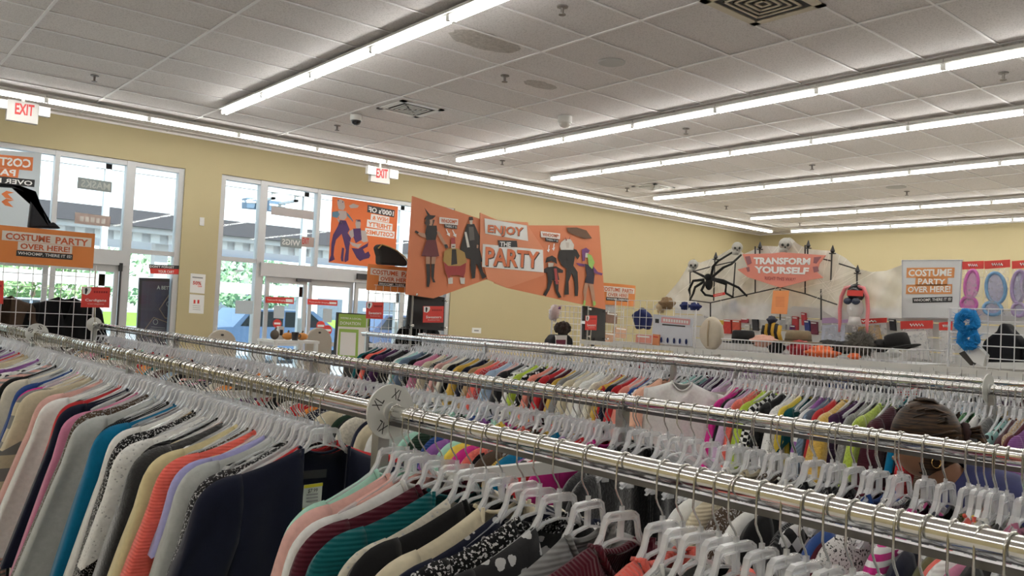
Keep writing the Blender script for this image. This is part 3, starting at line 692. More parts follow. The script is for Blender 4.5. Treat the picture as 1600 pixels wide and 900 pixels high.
tree(4.2, 46, 3.9, 3.6, 'broad green tree across the parking lot, behind the left window', (.26, .40, .18), 1)
tree(13.5, 44, 4.2, 4.2, 'bushy green tree behind the left sliding door glass', (.24, .38, .2), 2)
tree(19.5, 47, 4.2, 3.0, 'slim dark green tree seen at the middle of the sliding door', (.2, .34, .2), 3)
tree(9.3, 52, 4, 3.6, 'pale green tree seen behind the yellow pillar side pane', (.22, .34, .14), 4)
q = MB(); q.box((-25, 54, 0), (60, 54.4, .8)); q.build('hedge', M('hedge_green', (.22, .38, .06), .9, var=.3, scale=1)).location.z = 0
tag(bpy.data.objects['hedge'], 'long low bright green hedge at the far edge of the parking lot', 'hedge')
def far_building(x0, x1, y, h, label, col):
    q = MB(); q.box((x0, y, 0), (x1, y+8, h)); o = q.build('shop_building', M('stucco_'+str(col), col, .8), loc=((x0+x1)/2, y, 0)); tag(o, label, 'building')
    r_ = bar('roof_edge', (x0-.3, y-.3, h), (x1+.3, y+8.3, h+.4), o, M('roof_grey', (.3, .28, .27), .8))
    k = int((x1-x0)/3)
    for i in range(k): bar('shop_window', (x0+.5+i*3, y-.05, .4), (x0+2.7+i*3, y, 2.4), o, M('dim_glass', (.10, .13, .16), .1))
far_building(22, 44, 62, 4.2, 'low pale shop building with dark windows across the parking lot', (.62, .56, .5))
far_building(-14, 10, 64, 3.6, 'low tan building beyond the trees, left window', (.5, .42, .33))
def car(x, y, col, label, name, rz=0):
    t_ = thing('car', label, 'car', (x, y, 0), rz=rz)
    L, W = 4.5, 1.8
    prof = [(-2.25, .35), (-2.25, .75), (-2.1, .95), (-1.2, 1.0), (-.75, 1.5), (1.2, 1.52), (1.9, 1.05), (2.2, .95), (2.25, .4)]
    q = MB(); q.prism([V((a, -W/2, c)) for a, c in prof], (0, W, 0)); body = q.build('body', M(name, col, .25, .2), t_, local=True)
    for s in (-1, 1):
        q = MB(); q.prism([V((a, s*(W/2+.004), c)) for a, c in [(-1.0, 1.03), (-.68, 1.44), (.25, 1.46), (.25, 1.03)]], (0, s*.01, 0)); q.build('side_window', M('car_glass', (.03, .04, .05), .05), t_, local=True)
        q = MB(); q.prism([V((a, s*(W/2+.004), c)) for a, c in [(.32, 1.03), (.32, 1.46), (1.1, 1.46), (1.65, 1.05)]], (0, s*.01, 0)); q.build('side_window', M('car_glass', (.03, .04, .05), .05), t_, local=True)
        for a in (-1.4, 1.4):
            q = MB(); q.lathe([(.33, -.1), (.34, 0), (.33, .1)], 18, Matrix.Translation((a, s*.82, .33)) @ Matrix.Rotation(PI/2, 4, 'X')); wh = q.build('wheel', M('tyre', (.02, .02, .02), .8), t_, local=True)
    for s in (-.6, .6):
        q = MB(); q.ball((-2.25, s, .7), (.05, .16, .09)); q.build('headlight', WHITE, t_, local=True)
car(10.0, 23.2, (.22, .34, .56), 'blue car parked outside behind the left sliding door panel', 'blue_car_paint', .05)
car(14.8, 23.8, (.2, .25, .42), 'dark blue car parked outside, right of the bright blue one', 'navy_car_paint', 0)
car(4.4, 27.5, (.45, .56, .7), 'light blue car parked outside, seen at the framed poster side', 'sky_car_paint', .1)
car(20.5, 29.5, (.55, .2, .18), 'red car parked far right behind the door glass', 'red_car_paint', 0)
# ---- papers, posters and stickers on the glass and the walls
GY = FY+.02
def sheet_(name, quad, mat, label, cat, y, th=.006, group=None):
    pts = [onY(u, v, y) for u, v in quad]; q = MB(); q.prism(pts, (0, th, 0)); c = sum(pts, V((0, 0, 0)))/4
    o = q.build(name, mat, loc=c); return tag(o, label, cat, group)
def on(o, txt, quad, mat, y, **k): return letters(txt, [onY(u, v, y) for u, v in quad], mat, o, lift=(0, -.004, 0), **k)
def patch(o, quad, mat, y, lift=.002, name='printed_patch'): return flat(name, [onY(u, v, y) for u, v in quad], mat, o, lift=(0, -lift, 0))
def trans(name, col, k=.35):
    """paper that lets daylight through"""
    m = M(name, col, .7, var=.02)
    b = m.node_tree.nodes['Principled BSDF']; o_ = m.node_tree.nodes['Material Output']
    tl = m.node_tree.nodes.new('ShaderNodeBsdfTranslucent'); tl.inputs[0].default_value = (*col, 1); mx = m.node_tree.nodes.new('ShaderNodeMixShader'); mx.inputs[0].default_value = k
    m.node_tree.links.new(b.outputs[0], mx.inputs[1]); m.node_tree.links.new(tl.outputs[0], mx.inputs[2]); m.node_tree.links.new(mx.outputs[0], o_.inputs[0]); return m
GREYP = trans('grey_paper', (.34, .38, .38), .3); BEIGEP = trans('beige_paper', (.62, .5, .45), .4); OPOST = trans('orange_paper', (.85, .27, .10), .45); WPAP = trans('white_paper', (.72, .75, .76), .4)
o = sheet_('window_sign', [(122, 276.5), (175, 284.5), (174.5, 301), (120.5, 294)], GREYP, 'grey strip sign on the left window with mirrored MASKS lettering', 'sign', GY)
on(o, 'MASKS', [(127, 280), (172, 287), (171.5, 298), (126, 292)], M('grey_letter', (.5, .53, .5), .6), GY, mirror=True)
o = sheet_('window_sign', [(117.5, 331.5), (173, 338.5), (172, 354.5), (116.5, 349)], BEIGEP, 'pale beige strip sign on the left window, below the grey one', 'sign', GY)
for k in range(5): patch(o, [(125+k*8.4, 337.5+k), (131+k*8.4, 338.2+k), (130.5+k*8.4, 346+k), (124.5+k*8.4, 345.3+k)], M('beige_letter', (.66, .62, .58), .6), GY, name='faint_letter')
o = sheet_('window_sign', [(424.5, 322), (490.5, 330.5), (490, 344), (423.5, 335)], M('mauve_paper', (.42, .38, .37), .7), 'long mauve grey strip sign on the transom glass above the sliding door', 'sign', GY)
o = sheet_('window_sign', [(439, 370), (471, 373.5), (471, 388.5), (438, 385)], GREYP, 'grey sign with mirrored WIGS lettering on the transom glass', 'sign', GY)
on(o, 'WIGS', [(441, 373), (469, 376), (468.5, 385), (440.5, 382)], WPRINT, GY, mirror=True)
o = sheet_('window_sign', [(471.5, 369), (491, 371.5), (490, 386.5), (471, 385.5)], BEIGEP, 'small cream exit sign beside the WIGS sign on the glass', 'sign', GY)
on(o, 'EXIT', [(472.5, 371.5), (483, 372.5), (482.5, 381.5), (472, 381)], RED, GY)
BLUEG = M('blue_grey_card', (.13, .20, .28), .5)
for a in ([(385.5, 309), (407, 309.5), (407, 326.5), (385.5, 324.5)], [(421, 313), (446, 316), (446, 331), (420.5, 328.5)]):
    pts = [onY(u, v, 16.2) for u, v in a]; q = MB(); q.prism(pts, (0, .25, 0)); o = q.build('hanging_light_box', BLUEG, loc=pts[0])
    tag(o, 'blue grey box lamp hung outside, ' + ('left of the door mullion' if a[0][0] < 400 else 'right of the door mullion'), 'lamp', 'box lamps outside')
    m_ = [(a[0][0], a[0][1]+5), (a[1][0], a[1][1]+5), (a[1][0], a[1][1]+8), (a[0][0], a[0][1]+8)]
    bar('bracket', (pts[0].x+.2, 15.42, pts[0].z-.06), (pts[0].x+.26, 16.3, pts[0].z-.02), o, PALE); bar('bracket', (pts[0].x+.2, 15.42, pts[0].z-.06), (pts[0].x+.26, 15.5, zt+.05), o, PALE)
    flat('light_stripe', [onY(u, v, 16.19) for u, v in m_], WHITE, o)
o = sheet_('window_poster', [(-40, 232), (65, 239), (58, 360), (-48, 345)], WPAP, 'large white window poster with mirrored orange lettering, far left', 'poster', GY)
patch(o, [(-42, 238), (52, 246), (50.5, 267), (-42, 258)], OPOST, GY); on(o, 'COSTUME', [(-40, 242), (49, 249), (47.5, 263), (-40, 254)], WPRINT, GY, mirror=True, bold=.03)
patch(o, [(-42, 259), (30, 265), (28, 278), (-42, 272)], OPOST, GY); on(o, 'PARTY', [(-40, 260), (25, 265.5), (23.5, 275.5), (-40, 270)], WPRINT, GY, mirror=True, bold=.03)
patch(o, [(-44, 271), (54.5, 281), (53.5, 292.5), (-44, 283)], DARK, GY); on(o, 'OVER HERE!', [(-42, 273.5), (51, 283), (50, 290.5), (-42, 281)], WPRINT, GY, mirror=True, bold=.02)
for dy in (0, 12): patch(o, [(2, 303+dy), (10, 298+dy), (22, 301+dy), (12, 303+dy), (21, 312+dy), (8, 309+dy)], OPOST, GY)
pz = lambda *l: [(505+X/7.5, 300+Y/7.5) for X, Y in l]
o = sheet_('window_poster', pz((108, 52), (878, 170), (838, 905), (65, 825)), OPOST, 'big orange window poster with two costumed figures and mirrored lettering', 'poster', GY)
PUR = trans('purple_print', (.07, .03, .12), .15); PALEF = trans('pale_figure', (.55, .52, .5), .3)
patch(o, pz((520, 150), (838, 215), (830, 298), (515, 235)), DARK, GY); on(o, "1000's OF", pz((535, 170), (828, 225), (822, 285), (530, 232)), WPRINT, GY, mirror=True, bold=.03)
patch(o, pz((560, 255), (775, 295), (770, 360), (555, 325)), WPRINT, GY); on(o, 'NEW &', pz((575, 275), (762, 305), (760, 350), (572, 322)), ORANGE, GY, mirror=True, bold=.03)
patch(o, pz((515, 320), (812, 375), (808, 455), (508, 405)), WPRINT, GY); on(o, 'THRIFTY', pz((528, 345), (800, 392), (796, 445), (525, 398)), ORANGE, GY, mirror=True, bold=.03)
patch(o, pz((492, 420), (838, 465), (832, 548), (488, 505)), WPRINT, GY); on(o, 'COSTUMES', pz((505, 442), (826, 480), (822, 532), (502, 492)), ORANGE, GY, mirror=True, bold=.03)
for mt, pts in ((PALEF, [(165, 95), (205, 85), (245, 110), (255, 180), (235, 215), (180, 200), (165, 140)]), (PUR, [(170, 90), (182, 90), (182, 108), (170, 108)]), (PUR, [(222, 108), (235, 108), (235, 124), (222, 124)]),
                (PALEF, [(175, 215), (270, 225), (275, 300), (240, 330), (185, 320)]), (M('teal_print', (.08, .18, .25), .6), [(105, 235), (170, 225), (195, 260), (165, 305), (105, 290)]), (PALEF, [(155, 305), (180, 320), (235, 360), (230, 380), (190, 370)]),
                (M('teal_print', (.08, .18, .25)), [(270, 235), (300, 265), (345, 330), (350, 355), (330, 330), (280, 280)]), (PALEF, [(300, 160), (350, 135), (420, 160), (400, 185), (320, 190)]),
                (PUR, [(195, 330), (265, 335), (310, 440), (285, 480), (325, 540), (305, 640), (300, 700), (295, 800), (255, 825), (245, 800), (265, 680), (235, 560), (215, 490), (150, 560), (130, 640), (120, 740), (135, 790), (95, 810), (65, 815), (90, 740), (95, 600), (115, 500), (170, 400)]),
                (PUR, [(220, 650), (245, 660), (235, 770), (238, 815), (210, 810), (205, 770)]),
                (PALEF, [(385, 330), (430, 330), (440, 370), (430, 430), (385, 425), (375, 370)]), (PUR, [(380, 325), (435, 325), (438, 350), (382, 345)]), (PUR, [(345, 430), (440, 425), (450, 560), (380, 600), (350, 520)]), (PALEF, [(305, 460), (350, 435), (360, 520), (330, 545), (300, 490)]), (PALEF, [(440, 450), (500, 455), (525, 580), (470, 590), (435, 560)]),
                (PALEF, [(300, 580), (400, 610), (455, 605), (410, 660), (340, 630)]), (PUR, [(330, 655), (410, 665), (520, 600), (530, 580), (520, 640), (465, 670), (490, 720), (530, 695), (552, 745), (535, 775), (470, 790), (430, 810), (390, 770)])):
    patch(o, pz(*pts), mt, GY, lift=.003, name='printed_figure')
# framed purple advertisement, standing just outside the side pane
ya = FY+.35
o = sheet_('framed_advert', [(218, 434), (290, 436), (285, 560), (212, 556)], M('advert_frame', (.09, .085, .10), .4), 'tall dark framed purple advertisement outside the left side pane', 'advertisement', ya, .05)
flat('advert_print', [onY(u, v, ya) for u, v in [(222, 439), (287, 441), (282, 556), (217, 552)]], M('advert_purple', (.16, .13, .20), .5, var=.25, scale=3), o, lift=(0, -.003, 0))
letters('A BETTER', [onY(u, v, ya) for u, v in [(245, 446), (275, 448), (275, 453), (245, 452)]], WPRINT, o, lift=(0, -.006, 0))
COP = M('copper_line', (.55, .38, .30), .5)
for pl in ([(266, 458), (249, 483), (258, 497), (285, 500)], [(224, 518), (240, 496), (270, 507), (282, 530), (262, 556), (217, 553)]):
    q = MB(); q.tube([onY(u, v, ya-.006) for u, v in pl], .008, 4); q.build('copper_outline', COP, o)
for c in [(243, 503, 'circle'), (264, 475, 'circle')]:
    q = MB(); q.tube([onY(c[0]+3.6*math.cos(a), c[1]+4*math.sin(a), ya-.006) for a in [k*PI/6 for k in range(12)]], .004, 4, closed=True); q.build('printed_ring', WPRINT, o)
for k in range(3): patch(o, [(236-k*2, 510+k*3), (258+k, 512+k*3), (258+k, 513.2+k*3), (236-k*2, 511.2+k*3)], M('advert_line', (.5, .48, .52), .6), ya, lift=.006, name='printed_line')
o = sheet_('window_sign', [(232.5, 413), (292, 416), (291, 429), (235.5, 427.5)], RED, "red and black sign about the cart on the side pane, above the framed advert", 'sign', GY)
patch(o, [(232.5, 413), (280, 415), (280, 420.5), (232.5, 419)], DARK, GY); on(o, "DON'T FORGET", [(234, 414.3), (272, 416), (272, 419.6), (234, 418)], WPRINT, GY); on(o, 'YOUR CART', [(247, 422), (272, 423), (272, 427.2), (247, 426.4)], WPRINT, GY)
for u in (216, 286): bar('leg', (onY(u, 556, ya).x, ya, -.02), (onY(u, 556, ya).x+.05, ya+.05, onY(u, 553, ya).z), o, M('advert_frame', (.09, .085, .10)))
# papers on the pillar and switch plates
o = sheet_('paper_notice', [(298, 427), (321.5, 429), (319.5, 459), (296.5, 457)], WPRINT, 'white paper notice with red 50% on the yellow pillar, upper of two', 'notice', FY-.002, .0015)
on(o, '50%', [(301.5, 439), (314.5, 440), (314, 445.5), (301, 444.5)], RED, FY-.004); patch(o, [(300.5, 432), (317, 433.5), (317, 435.5), (300.5, 434)], M('grey_print', (.3, .3, .3)), FY-.003); on(o, 'OFF', [(309, 446.2), (315.5, 446.8), (315.4, 449), (308.8, 448.4)], RED, FY-.004)
o = sheet_('paper_notice', [(296.5, 459.5), (319.5, 461.5), (318, 490.5), (295, 489)], WPRINT, 'white paper notice with two red marks on the yellow pillar, lower of two', 'notice', FY-.002, .0015)
for d in (0, 6): patch(o, [(302.5+d, 468.5), (305.5+d, 468.7), (305.2+d, 474.4), (302.2+d, 474.2)], RED, FY-.003)
for k in range(3): patch(o, [(301, 477+k*3), (313, 478+k*3), (313, 478.5+k*3), (301, 477.5+k*3)], M('grey_print', (.3, .3, .3)), FY-.003, name='printed_line')
o = sheet_('switch_plate', [(312.5, 339.5), (319.5, 340), (319, 353), (312, 352)], WHITE, 'small white plate on the yellow pillar above the notices', 'plate', FY-.01, .01)
bar('screw_cover', (onY(315, 346, FY-.012).x-.008, FY-.014, onY(315, 346, FY).z-.01), (onY(315, 346, FY-.012).x+.008, FY-.01, onY(315, 346, FY).z+.01), o, WHITE)
o = sheet_('wall_plate', [(738, 512), (752, 512.5), (751.5, 521), (737.5, 520)], WHITE, 'white wall plate low on the yellow wall right of the doors', 'plate', FY-.012, .012)
bar('slot', (onY(741, 516, FY-.013).x, FY-.014, onY(741, 517, FY).z-.008), (onY(748, 516, FY-.013).x, FY-.012, onY(748, 515.5, FY).z), o, M('grey_print', (.3, .3, .3)))
# red thank-you strips and round stickers on the door glass
for i, (qd, ur) in enumerate((([(415, 463.5), (459.5, 465), (459, 475), (415, 473)], 'left'), ([(480.5, 467), (527.5, 469.5), (527, 478), (480.5, 475.5)], 'right'))):
    o = sheet_('door_strip', qd, RED, f'red strip with white thank-you lettering on the {ur} door glass', 'sign', FY-.0, .004)
    x0, x1 = qd[0][0], qd[1][0]; on(o, 'Thank you for shopping', [(x0+2, qd[0][1]+3.5), (x1-14, qd[1][1]+3), (x1-14, qd[2][1]-3), (x0+2, qd[3][1]-3)], WPRINT, FY-.001, bold=.01)
    patch(o, [(x1-13, qd[1][1]+2.2), (x1-2, qd[1][1]+2.8), (x1-2, qd[2][1]-2.6), (x1-13, qd[2][1]-3)], WPRINT, FY-.001)
for u, v, r, lb in ((433, 505.5, 6.5, 'round red sticker on the left door glass'), (501, 509, 6.8, 'round red sticker on the right door glass'), (511.5, 516, 7, 'red ringed round sticker lower on the right door glass')):
    c = onY(u, v, FY-.001); R = (onY(u+r, v, FY).x-c.x); q = MB(); q.lathe([(R, 0), (R, .004)], 24, Matrix.Translation(c) @ Matrix.Rotation(PI/2, 4, 'X')); o = q.build('door_sticker', RED, loc=c); tag(o, lb, 'sticker', 'round stickers on the doors')
    q = MB(); q.box(c+V((-R*.75, -.006, -R*.22)), c+V((R*.75, -.0045, R*.22))); q.build('printed_patch', WPRINT, o)
for u0_, u1_, v0, v1, lb in ((428, 444.5, 477, 497, 'white paper sheet on the left door glass'), (505, 519, 482, 503, 'white paper sheet on the right door glass'), (368, 395, 469, 490, 'white paper sheet on the pane left of the doors')):
    o = sheet_('door_paper', [(u0_, v0), (u1_, v0+1), (u1_-.6, v1+1), (u0_-.6, v1)], WPAP, lb, 'notice', FY+.03, .002)
# ---- exit signs with twin lamp heads, hung under the ceiling along the window wall
def exit_sign(quad, arms, lab, yy):
    pts = [onY(u, v, yy) for u, v in quad]; c = sum(pts, V((0, 0, 0)))/4; q = MB(); q.prism(pts, (0, .09, 0)); o = q.build('exit_sign', WHITE, loc=c); tag(o, lab, 'sign', 'exit signs')
    return o
ye = 12.0
for quad, txt, heads, lab in (([(12, 155), (61, 162.5), (59, 194.5), (11, 186.5)], [(24, 160.5), (54, 164.5), (52.5, 182), (23, 178)], [((2, 162), 9), ((69, 175), 9)], 'white exit sign with red letters hung above the left window'),
                              ([(586, 260.5), (609.5, 263.5), (609, 287), (579.5, 284)], [(588, 263), (606, 265), (605.5, 279), (587.5, 277.5)], [((580, 266), 6.5), ((614.5, 272.5), 6.5)], 'white exit sign with red letters hung above the sliding doors')):
    pts = [onY(u, v, ye) for u, v in quad]; x0 = min(p.x for p in pts); x1 = max(p.x for p in pts); z0 = (pts[2].z+pts[3].z)/2; z1 = (pts[0].z+pts[1].z)/2
    q = MB(); q.box((x0, ye, z0), (x1, ye+.09, z1)); o = q.build('exit_sign', M('sign_plastic', (.50, .49, .47), .5), loc=((x0+x1)/2, ye, z0)); tag(o, lab, 'sign', 'exit signs')
    on(o, 'EXIT', txt, M('exit_red', (.42, .012, .012), .5), ye, bold=.03)
    bar('stem', ((x0+x1)/2-.02, ye+.03, z1), ((x0+x1)/2+.02, ye+.06, CZ-.006), o, WHITE)
    for (u, v), r in heads:
        c = onY(u, v, ye); R = onY(u+r, v, ye).x-c.x; q = MB(); q.box(c+V((-R, -.03, -R*.9)), c+V((R, .05, R*.9))); q.build('lamp_head', WHITE, o)
        bar('arm', (min(c.x, (x0+x1)/2), ye+.03, c.z-.015), (max(c.x, (x0+x1)/2), ye+.05, c.z+.015), o, WHITE)
# ---- ceiling fittings
def ceil_at(u, v): return onZ(u, v, CZ)
VG = M('vent_dark', (.05, .05, .05), .8)
def vent(c, sx, sy, lab, mat=WHITE, warm=None):
    t_ = thing('ceiling_vent', lab, 'vent', (c.x, c.y, CZ-.012))
    q = MB(); z = CZ-.012
    q.box((c.x-sx, c.y-sy, z), (c.x+sx, c.y-sy+.07, z+.012)); q.box((c.x-sx, c.y+sy-.07, z), (c.x+sx, c.y+sy, z+.012)); q.box((c.x-sx, c.y-sy, z), (c.x-sx+.07, c.y+sy, z+.012)); q.box((c.x+sx-.07, c.y-sy, z), (c.x+sx, c.y+sy, z+.012)); q.build('frame', mat, t_)
    q = MB(); q.box((c.x-sx+.06, c.y-sy+.06, z+.008), (c.x+sx-.06, c.y+sy-.06, z+.011)); q.build('duct', VG, t_)
    for k in range(1, 5):
        f = 1-k*.2; ax, ay = (sx-.07)*f, (sy-.07)*f
        q = MB(); q.box((c.x-ax, c.y-ay, z-.003), (c.x+ax, c.y-ay+.018, z+.006)); q.box((c.x-ax, c.y+ay-.018, z-.003), (c.x+ax, c.y+ay, z+.006)); q.box((c.x-ax, c.y-ay, z-.003), (c.x-ax+.018, c.y+ay, z+.006)); q.box((c.x+ax-.018, c.y-ay, z-.003), (c.x+ax, c.y+ay, z+.006)); q.build('louvre', mat, t_)
vent(ceil_at(641, 170), .30, .30, 'square white ceiling vent with louvres near the black dome camera')
vent(ceil_at(1192, 4), .36, .32, 'cream ceiling vent at the top edge of the picture', M('cream_metal', (.55, .49, .38), .5))
vent(ceil_at(1021, 292), .28, .28, 'small dark ceiling vent beside the start of the fourth light row')
def dome(u, v, r, col, lab, base=WHITE):
    c = ceil_at(u, v); t_ = thing('dome_camera', lab, 'camera', (c.x, c.y, CZ))
    q = MB(); q.lathe([(r*1.05, 0), (r*1.05, -r*.8), (r*.95, -r*.95)], 20, Matrix.Translation((c.x, c.y, CZ))); smooth_angle(q.build('housing', base, t_))
    q = MB(); q.ball((c.x, c.y, CZ-r*.95), (r*.85, r*.85, r*.8), 18, 12); q.build('dome', M('dome_'+lab[:5], col, .1), t_, smooth=True)
dome(557, 180, .075, (.012, .012, .014), 'black-domed security camera in a white housing on the ceiling')
dome(883, 182, .085, (.6, .58, .55), 'white dome sensor on the ceiling between the first and second light rows')
c = ceil_at(956, 97); q = MB(); q.lathe([(.13, 0), (.13, -.008), (.115, -.014), (.02, -.014)], 26, Matrix.Translation((c.x, c.y, CZ))); o = q.build('ceiling_speaker', M('speaker_grille', (.46, .46, .45), .6, bump=.4, scale=120), loc=(c.x, c.y, CZ)); tag(o, 'round grey ceiling speaker left of the second light row', 'speaker')
SPR = M('sprinkler_brass', (.20, .18, .17), .4, .7)
for u, v, lab in ((148, 122, 'above the left window'), (527, 200, 'below the white square vent'), (789, 122, 'above the white dome sensor'), (879, 14, 'at the top middle, on a yellowed tile'), (785, 255, 'below the start of the second row'), (1072, 205, 'between the second and third rows'), (1568, 118, 'right, under the second row'), (1269, 262, 'between the third and fourth rows'), (1135, 326, 'left of the fifth row start'), (1417, 303, 'between fourth and fifth rows'), (980, 298, 'left of the fourth row start'), (1250, 352, 'above the sixth row start')):
    c = ceil_at(u, v-4); q = MB(); q.lathe([(.045, 0), (.045, -.008), (.014, -.012), (.012, -.06), (.03, -.064), (.03, -.07)], 12, Matrix.Translation((c.x, c.y, CZ))); o = q.build('sprinkler', SPR, loc=(c.x, c.y, CZ)); tag(o, f'small sprinkler head on the ceiling, {lab}', 'sprinkler', 'ceiling sprinklers')
c = ceil_at(1400, 292); q = MB(); q.lathe([(.16, 0), (.16, -.01), (.05, -.016)], 20, Matrix.Translation((c.x, c.y, CZ))); o = q.build('ceiling_speaker', M('speaker_grille', (.46, .46, .45)), loc=(c.x, c.y, CZ)); tag(o, 'round pale ceiling speaker between the fourth and fifth rows', 'speaker')
# water stains on two tiles
STAIN = sheer('water_stain', (.30, .24, .15), .3, .9, .5)
for u, v, r, lab in ((760, 66, .30, 'x'), (845, 133, .17, 'y')):
    c = ceil_at(u, v); rg = random.Random(3); pts = [V((c.x+r*1.3*math.cos(a)*rg.uniform(.85, 1.1), c.y+r*.7*math.sin(a)*rg.uniform(.85, 1.1), CZ+.0005)) for a in [k*PI/12 for k in range(24)]]
    flat('water_stain', pts, STAIN, ceiling)
# ================================================================ endcaps, hanging signs and the costume displays
def pm(p): return FPX/((V(p)-CAMLOC).dot(DV))
WIRE = M('white_wire', (.74, .74, .75), .4)
def gridwall(name, a, c, z0, z1, cell, label, mat=WIRE, r=.0035, legs=True):
    """welded wire panel between the floor points a and c"""
    a, c = V(a), V(c); d = c-a; L = d.length; d.normalize(); o = thing(name, label, 'grid panel', (a.x, a.y, 0))
    q = MB()
    for k in range(int(L/cell)+1): p = a+d*(k*cell); q.tube([(p.x, p.y, z0), (p.x, p.y, z1)], r, 5)
    for k in range(int((z1-z0)/cell)+1): z = z1-k*cell; q.tube([(a.x, a.y, z), (c.x, c.y, z)], r, 5)
    q.build('wire_mesh', mat, o)
    for p in (a, c):
        q = MB(); q.tube([(p.x, p.y, 0), (p.x, p.y, z1)], r*2.2, 6); q.build('upright', mat, o)
    return o
def sign_y(name, quad, y, mat, label, cat, th=.008):
    pts = [onY(u, v, y) for u, v in quad]; q = MB(); q.prism(pts, (0, th, 0)); cc = sum(pts, V((0, 0, 0)))/len(pts)
    return tag(q.build(name, mat, loc=cc), label, cat)
YE = 8.62
SIGNO = M('sign_orange', (.62, .20, .045), .5, var=.08, scale=6); SIGNW = M('sign_offwhite', (.70, .66, .60), .6); TXTO = M('sign_red_orange', (.50, .10, .03), .5)
def costume_sign(TL, w, h, label, tilt=.0, bend=0):
    TL = V(TL); ex = V((w, 0, -tilt*w)); ez = V((tilt*h, 0, -h)); N = 8
    o = None; q = MB(); vs = []
    fx = lambda s, t: TL+ex*s+ez*t+V((0, bend*(4*s*(1-s)), 0))
    for i in range(N+1):
        for t in (0, 1):
            for th in (0, .006): vs.append(fx(i/N, t)+V((0, th, 0)))
    fs = []
    for i in range(N):
        b_ = i*4; fs += [(b_, b_+4, b_+6, b_+2), (b_+1, b_+3, b_+7, b_+5), (b_, b_+1, b_+5, b_+4), (b_+2, b_+6, b_+7, b_+3)]
    fs += [(0, 2, 3, 1), (N*4, N*4+1, N*4+3, N*4+2)]
    q.add(vs, fs); o = tag(q.build('costume_sign', SIGNO, loc=tuple(TL)), label, 'sign', 'orange signs on the rack ends')
    def strip(s0, s1, t0, t1, mat, lift):
        b = MB(); vv = []; n = 6
        for i in range(n+1):
            s = s0+(s1-s0)*i/n; vv += [fx(s, t0)+V((0, -lift, 0)), fx(s, t1)+V((0, -lift, 0))]
        b.add(vv, [(i*2, i*2+2, i*2+3, i*2+1) for i in range(n)]); return link_mesh('printed_patch', b.mesh('printed_patch'), mat, o)
    def words_(txt, s0, s1, t0, t1, mat, lift, bold=.03):
        co, ff = text_mesh(txt, bold, 1.0); vv = [fx(s0+(s1-s0)*x, t1+(t0-t1)*yy)+V((0, -lift, 0)) for x, yy, _ in co]
        b = MB(); b.add(vv, ff); link_mesh('lettering', b.mesh('lettering'), mat, o)
    strip(.05, .965, .14, .40, SIGNW, .002); words_('COSTUME', .085, .53, .19, .37, TXTO, .004); words_('PARTY', .585, .93, .19, .38, TXTO, .004)
    strip(.21, .765, .41, .63, SIGNW, .0025); words_('OVER HERE!', .235, .74, .44, .60, TXTO, .004)
    strip(.20, .775, .645, .80, DARK, .002); words_('WHOOMP, THERE IT IS!', .215, .76, .675, .77, WPRINT, .004, .01)
    return o
p = onY(-4, 351, YE); pr = onY(149, 362, YE); W_ = pr.x-p.x
costume_sign(p, W_, p.z-onY(-8, 409, YE).z, 'orange COSTUME PARTY sign on the leftmost rack end, under the black cloak', tilt=.0)
p2 = onY(575, 412, YE); costume_sign(p2, .86, .31, 'orange COSTUME PARTY sign partly behind the big hanging banner, pirate hat on top', bend=.06, tilt=.0)
p3 = onY(993, 446.5, YE); costume_sign((p3.x-.84, YE, p3.z), .84, .32, 'orange COSTUME PARTY sign at the right end of the big banner', bend=-.05)
gl_ = onY(0, 425, YE); g1 = gridwall('gridwall', (1.08, YE+.03), (onY(147, 480, YE).x, YE+.03), .5, onY(100, 411, YE).z, .118, 'white wire grid under the leftmost COSTUME PARTY sign, black jacket behind it')
gridwall('gridwall', (onY(577, 470, YE).x, YE+.03), (onY(660, 470, YE).x, YE+.03), .5, onY(600, 446, YE).z, .10, 'white wire grid under the middle COSTUME PARTY sign')
gridwall('gridwall', (onY(944, 500, YE).x, YE+.03), (onY(976, 500, YE).x, YE+.03), .5, onY(960, 476, YE).z, .10, 'white wire grid under the right COSTUME PARTY sign')
# black cloak over the leftmost sign
q = MB(); pts = [onY(u, v, YE+.05) for u, v in [(-20, 283), (20, 287), (45, 297), (59, 310), (68, 330), (78, 350), (84, 346), (96, 357), (45, 356), (49, 322), (52, 301), (30, 293), (-20, 290)]]
q.prism(pts, (0, .10, 0)); o = q.build('black_cloak', M('black_cloth', (.012, .013, .018), .85), loc=tuple(pts[0])); tag(o, 'black cloak draped in an arch over the leftmost orange sign', 'cloak')
bv = o.modifiers.new('b', 'BEVEL'); bv.width = .03; bv.segments = 3; smooth_angle(o, 60)
# pirate hat
t_ = thing('pirate_hat', 'black three-cornered pirate hat with gold trim on the middle orange sign', 'hat', tuple(onY(615, 412, YE)))
q = MB(); op = [(591, 386), (596, 381), (608, 385), (620, 391), (632, 401), (638, 409), (637, 416), (595, 413), (595, 400)]
q.prism([onY(u, v, YE+.0) for u, v in op], (0, .14, 0)); o = q.build('crown', M('black_felt', (.018, .016, .015), .9), t_); bv = o.modifiers.new('b', 'BEVEL'); bv.width = .03; bv.segments = 3
q = MB(); q.tube([onY(u, v, YE-.005) for u, v in [(591, 388), (597, 382), (609, 386), (621, 392), (633, 402), (638, 410)]], .008, 6); q.build('gold_trim', M('gold_braid', (.42, .28, .08), .4, .5), t_)
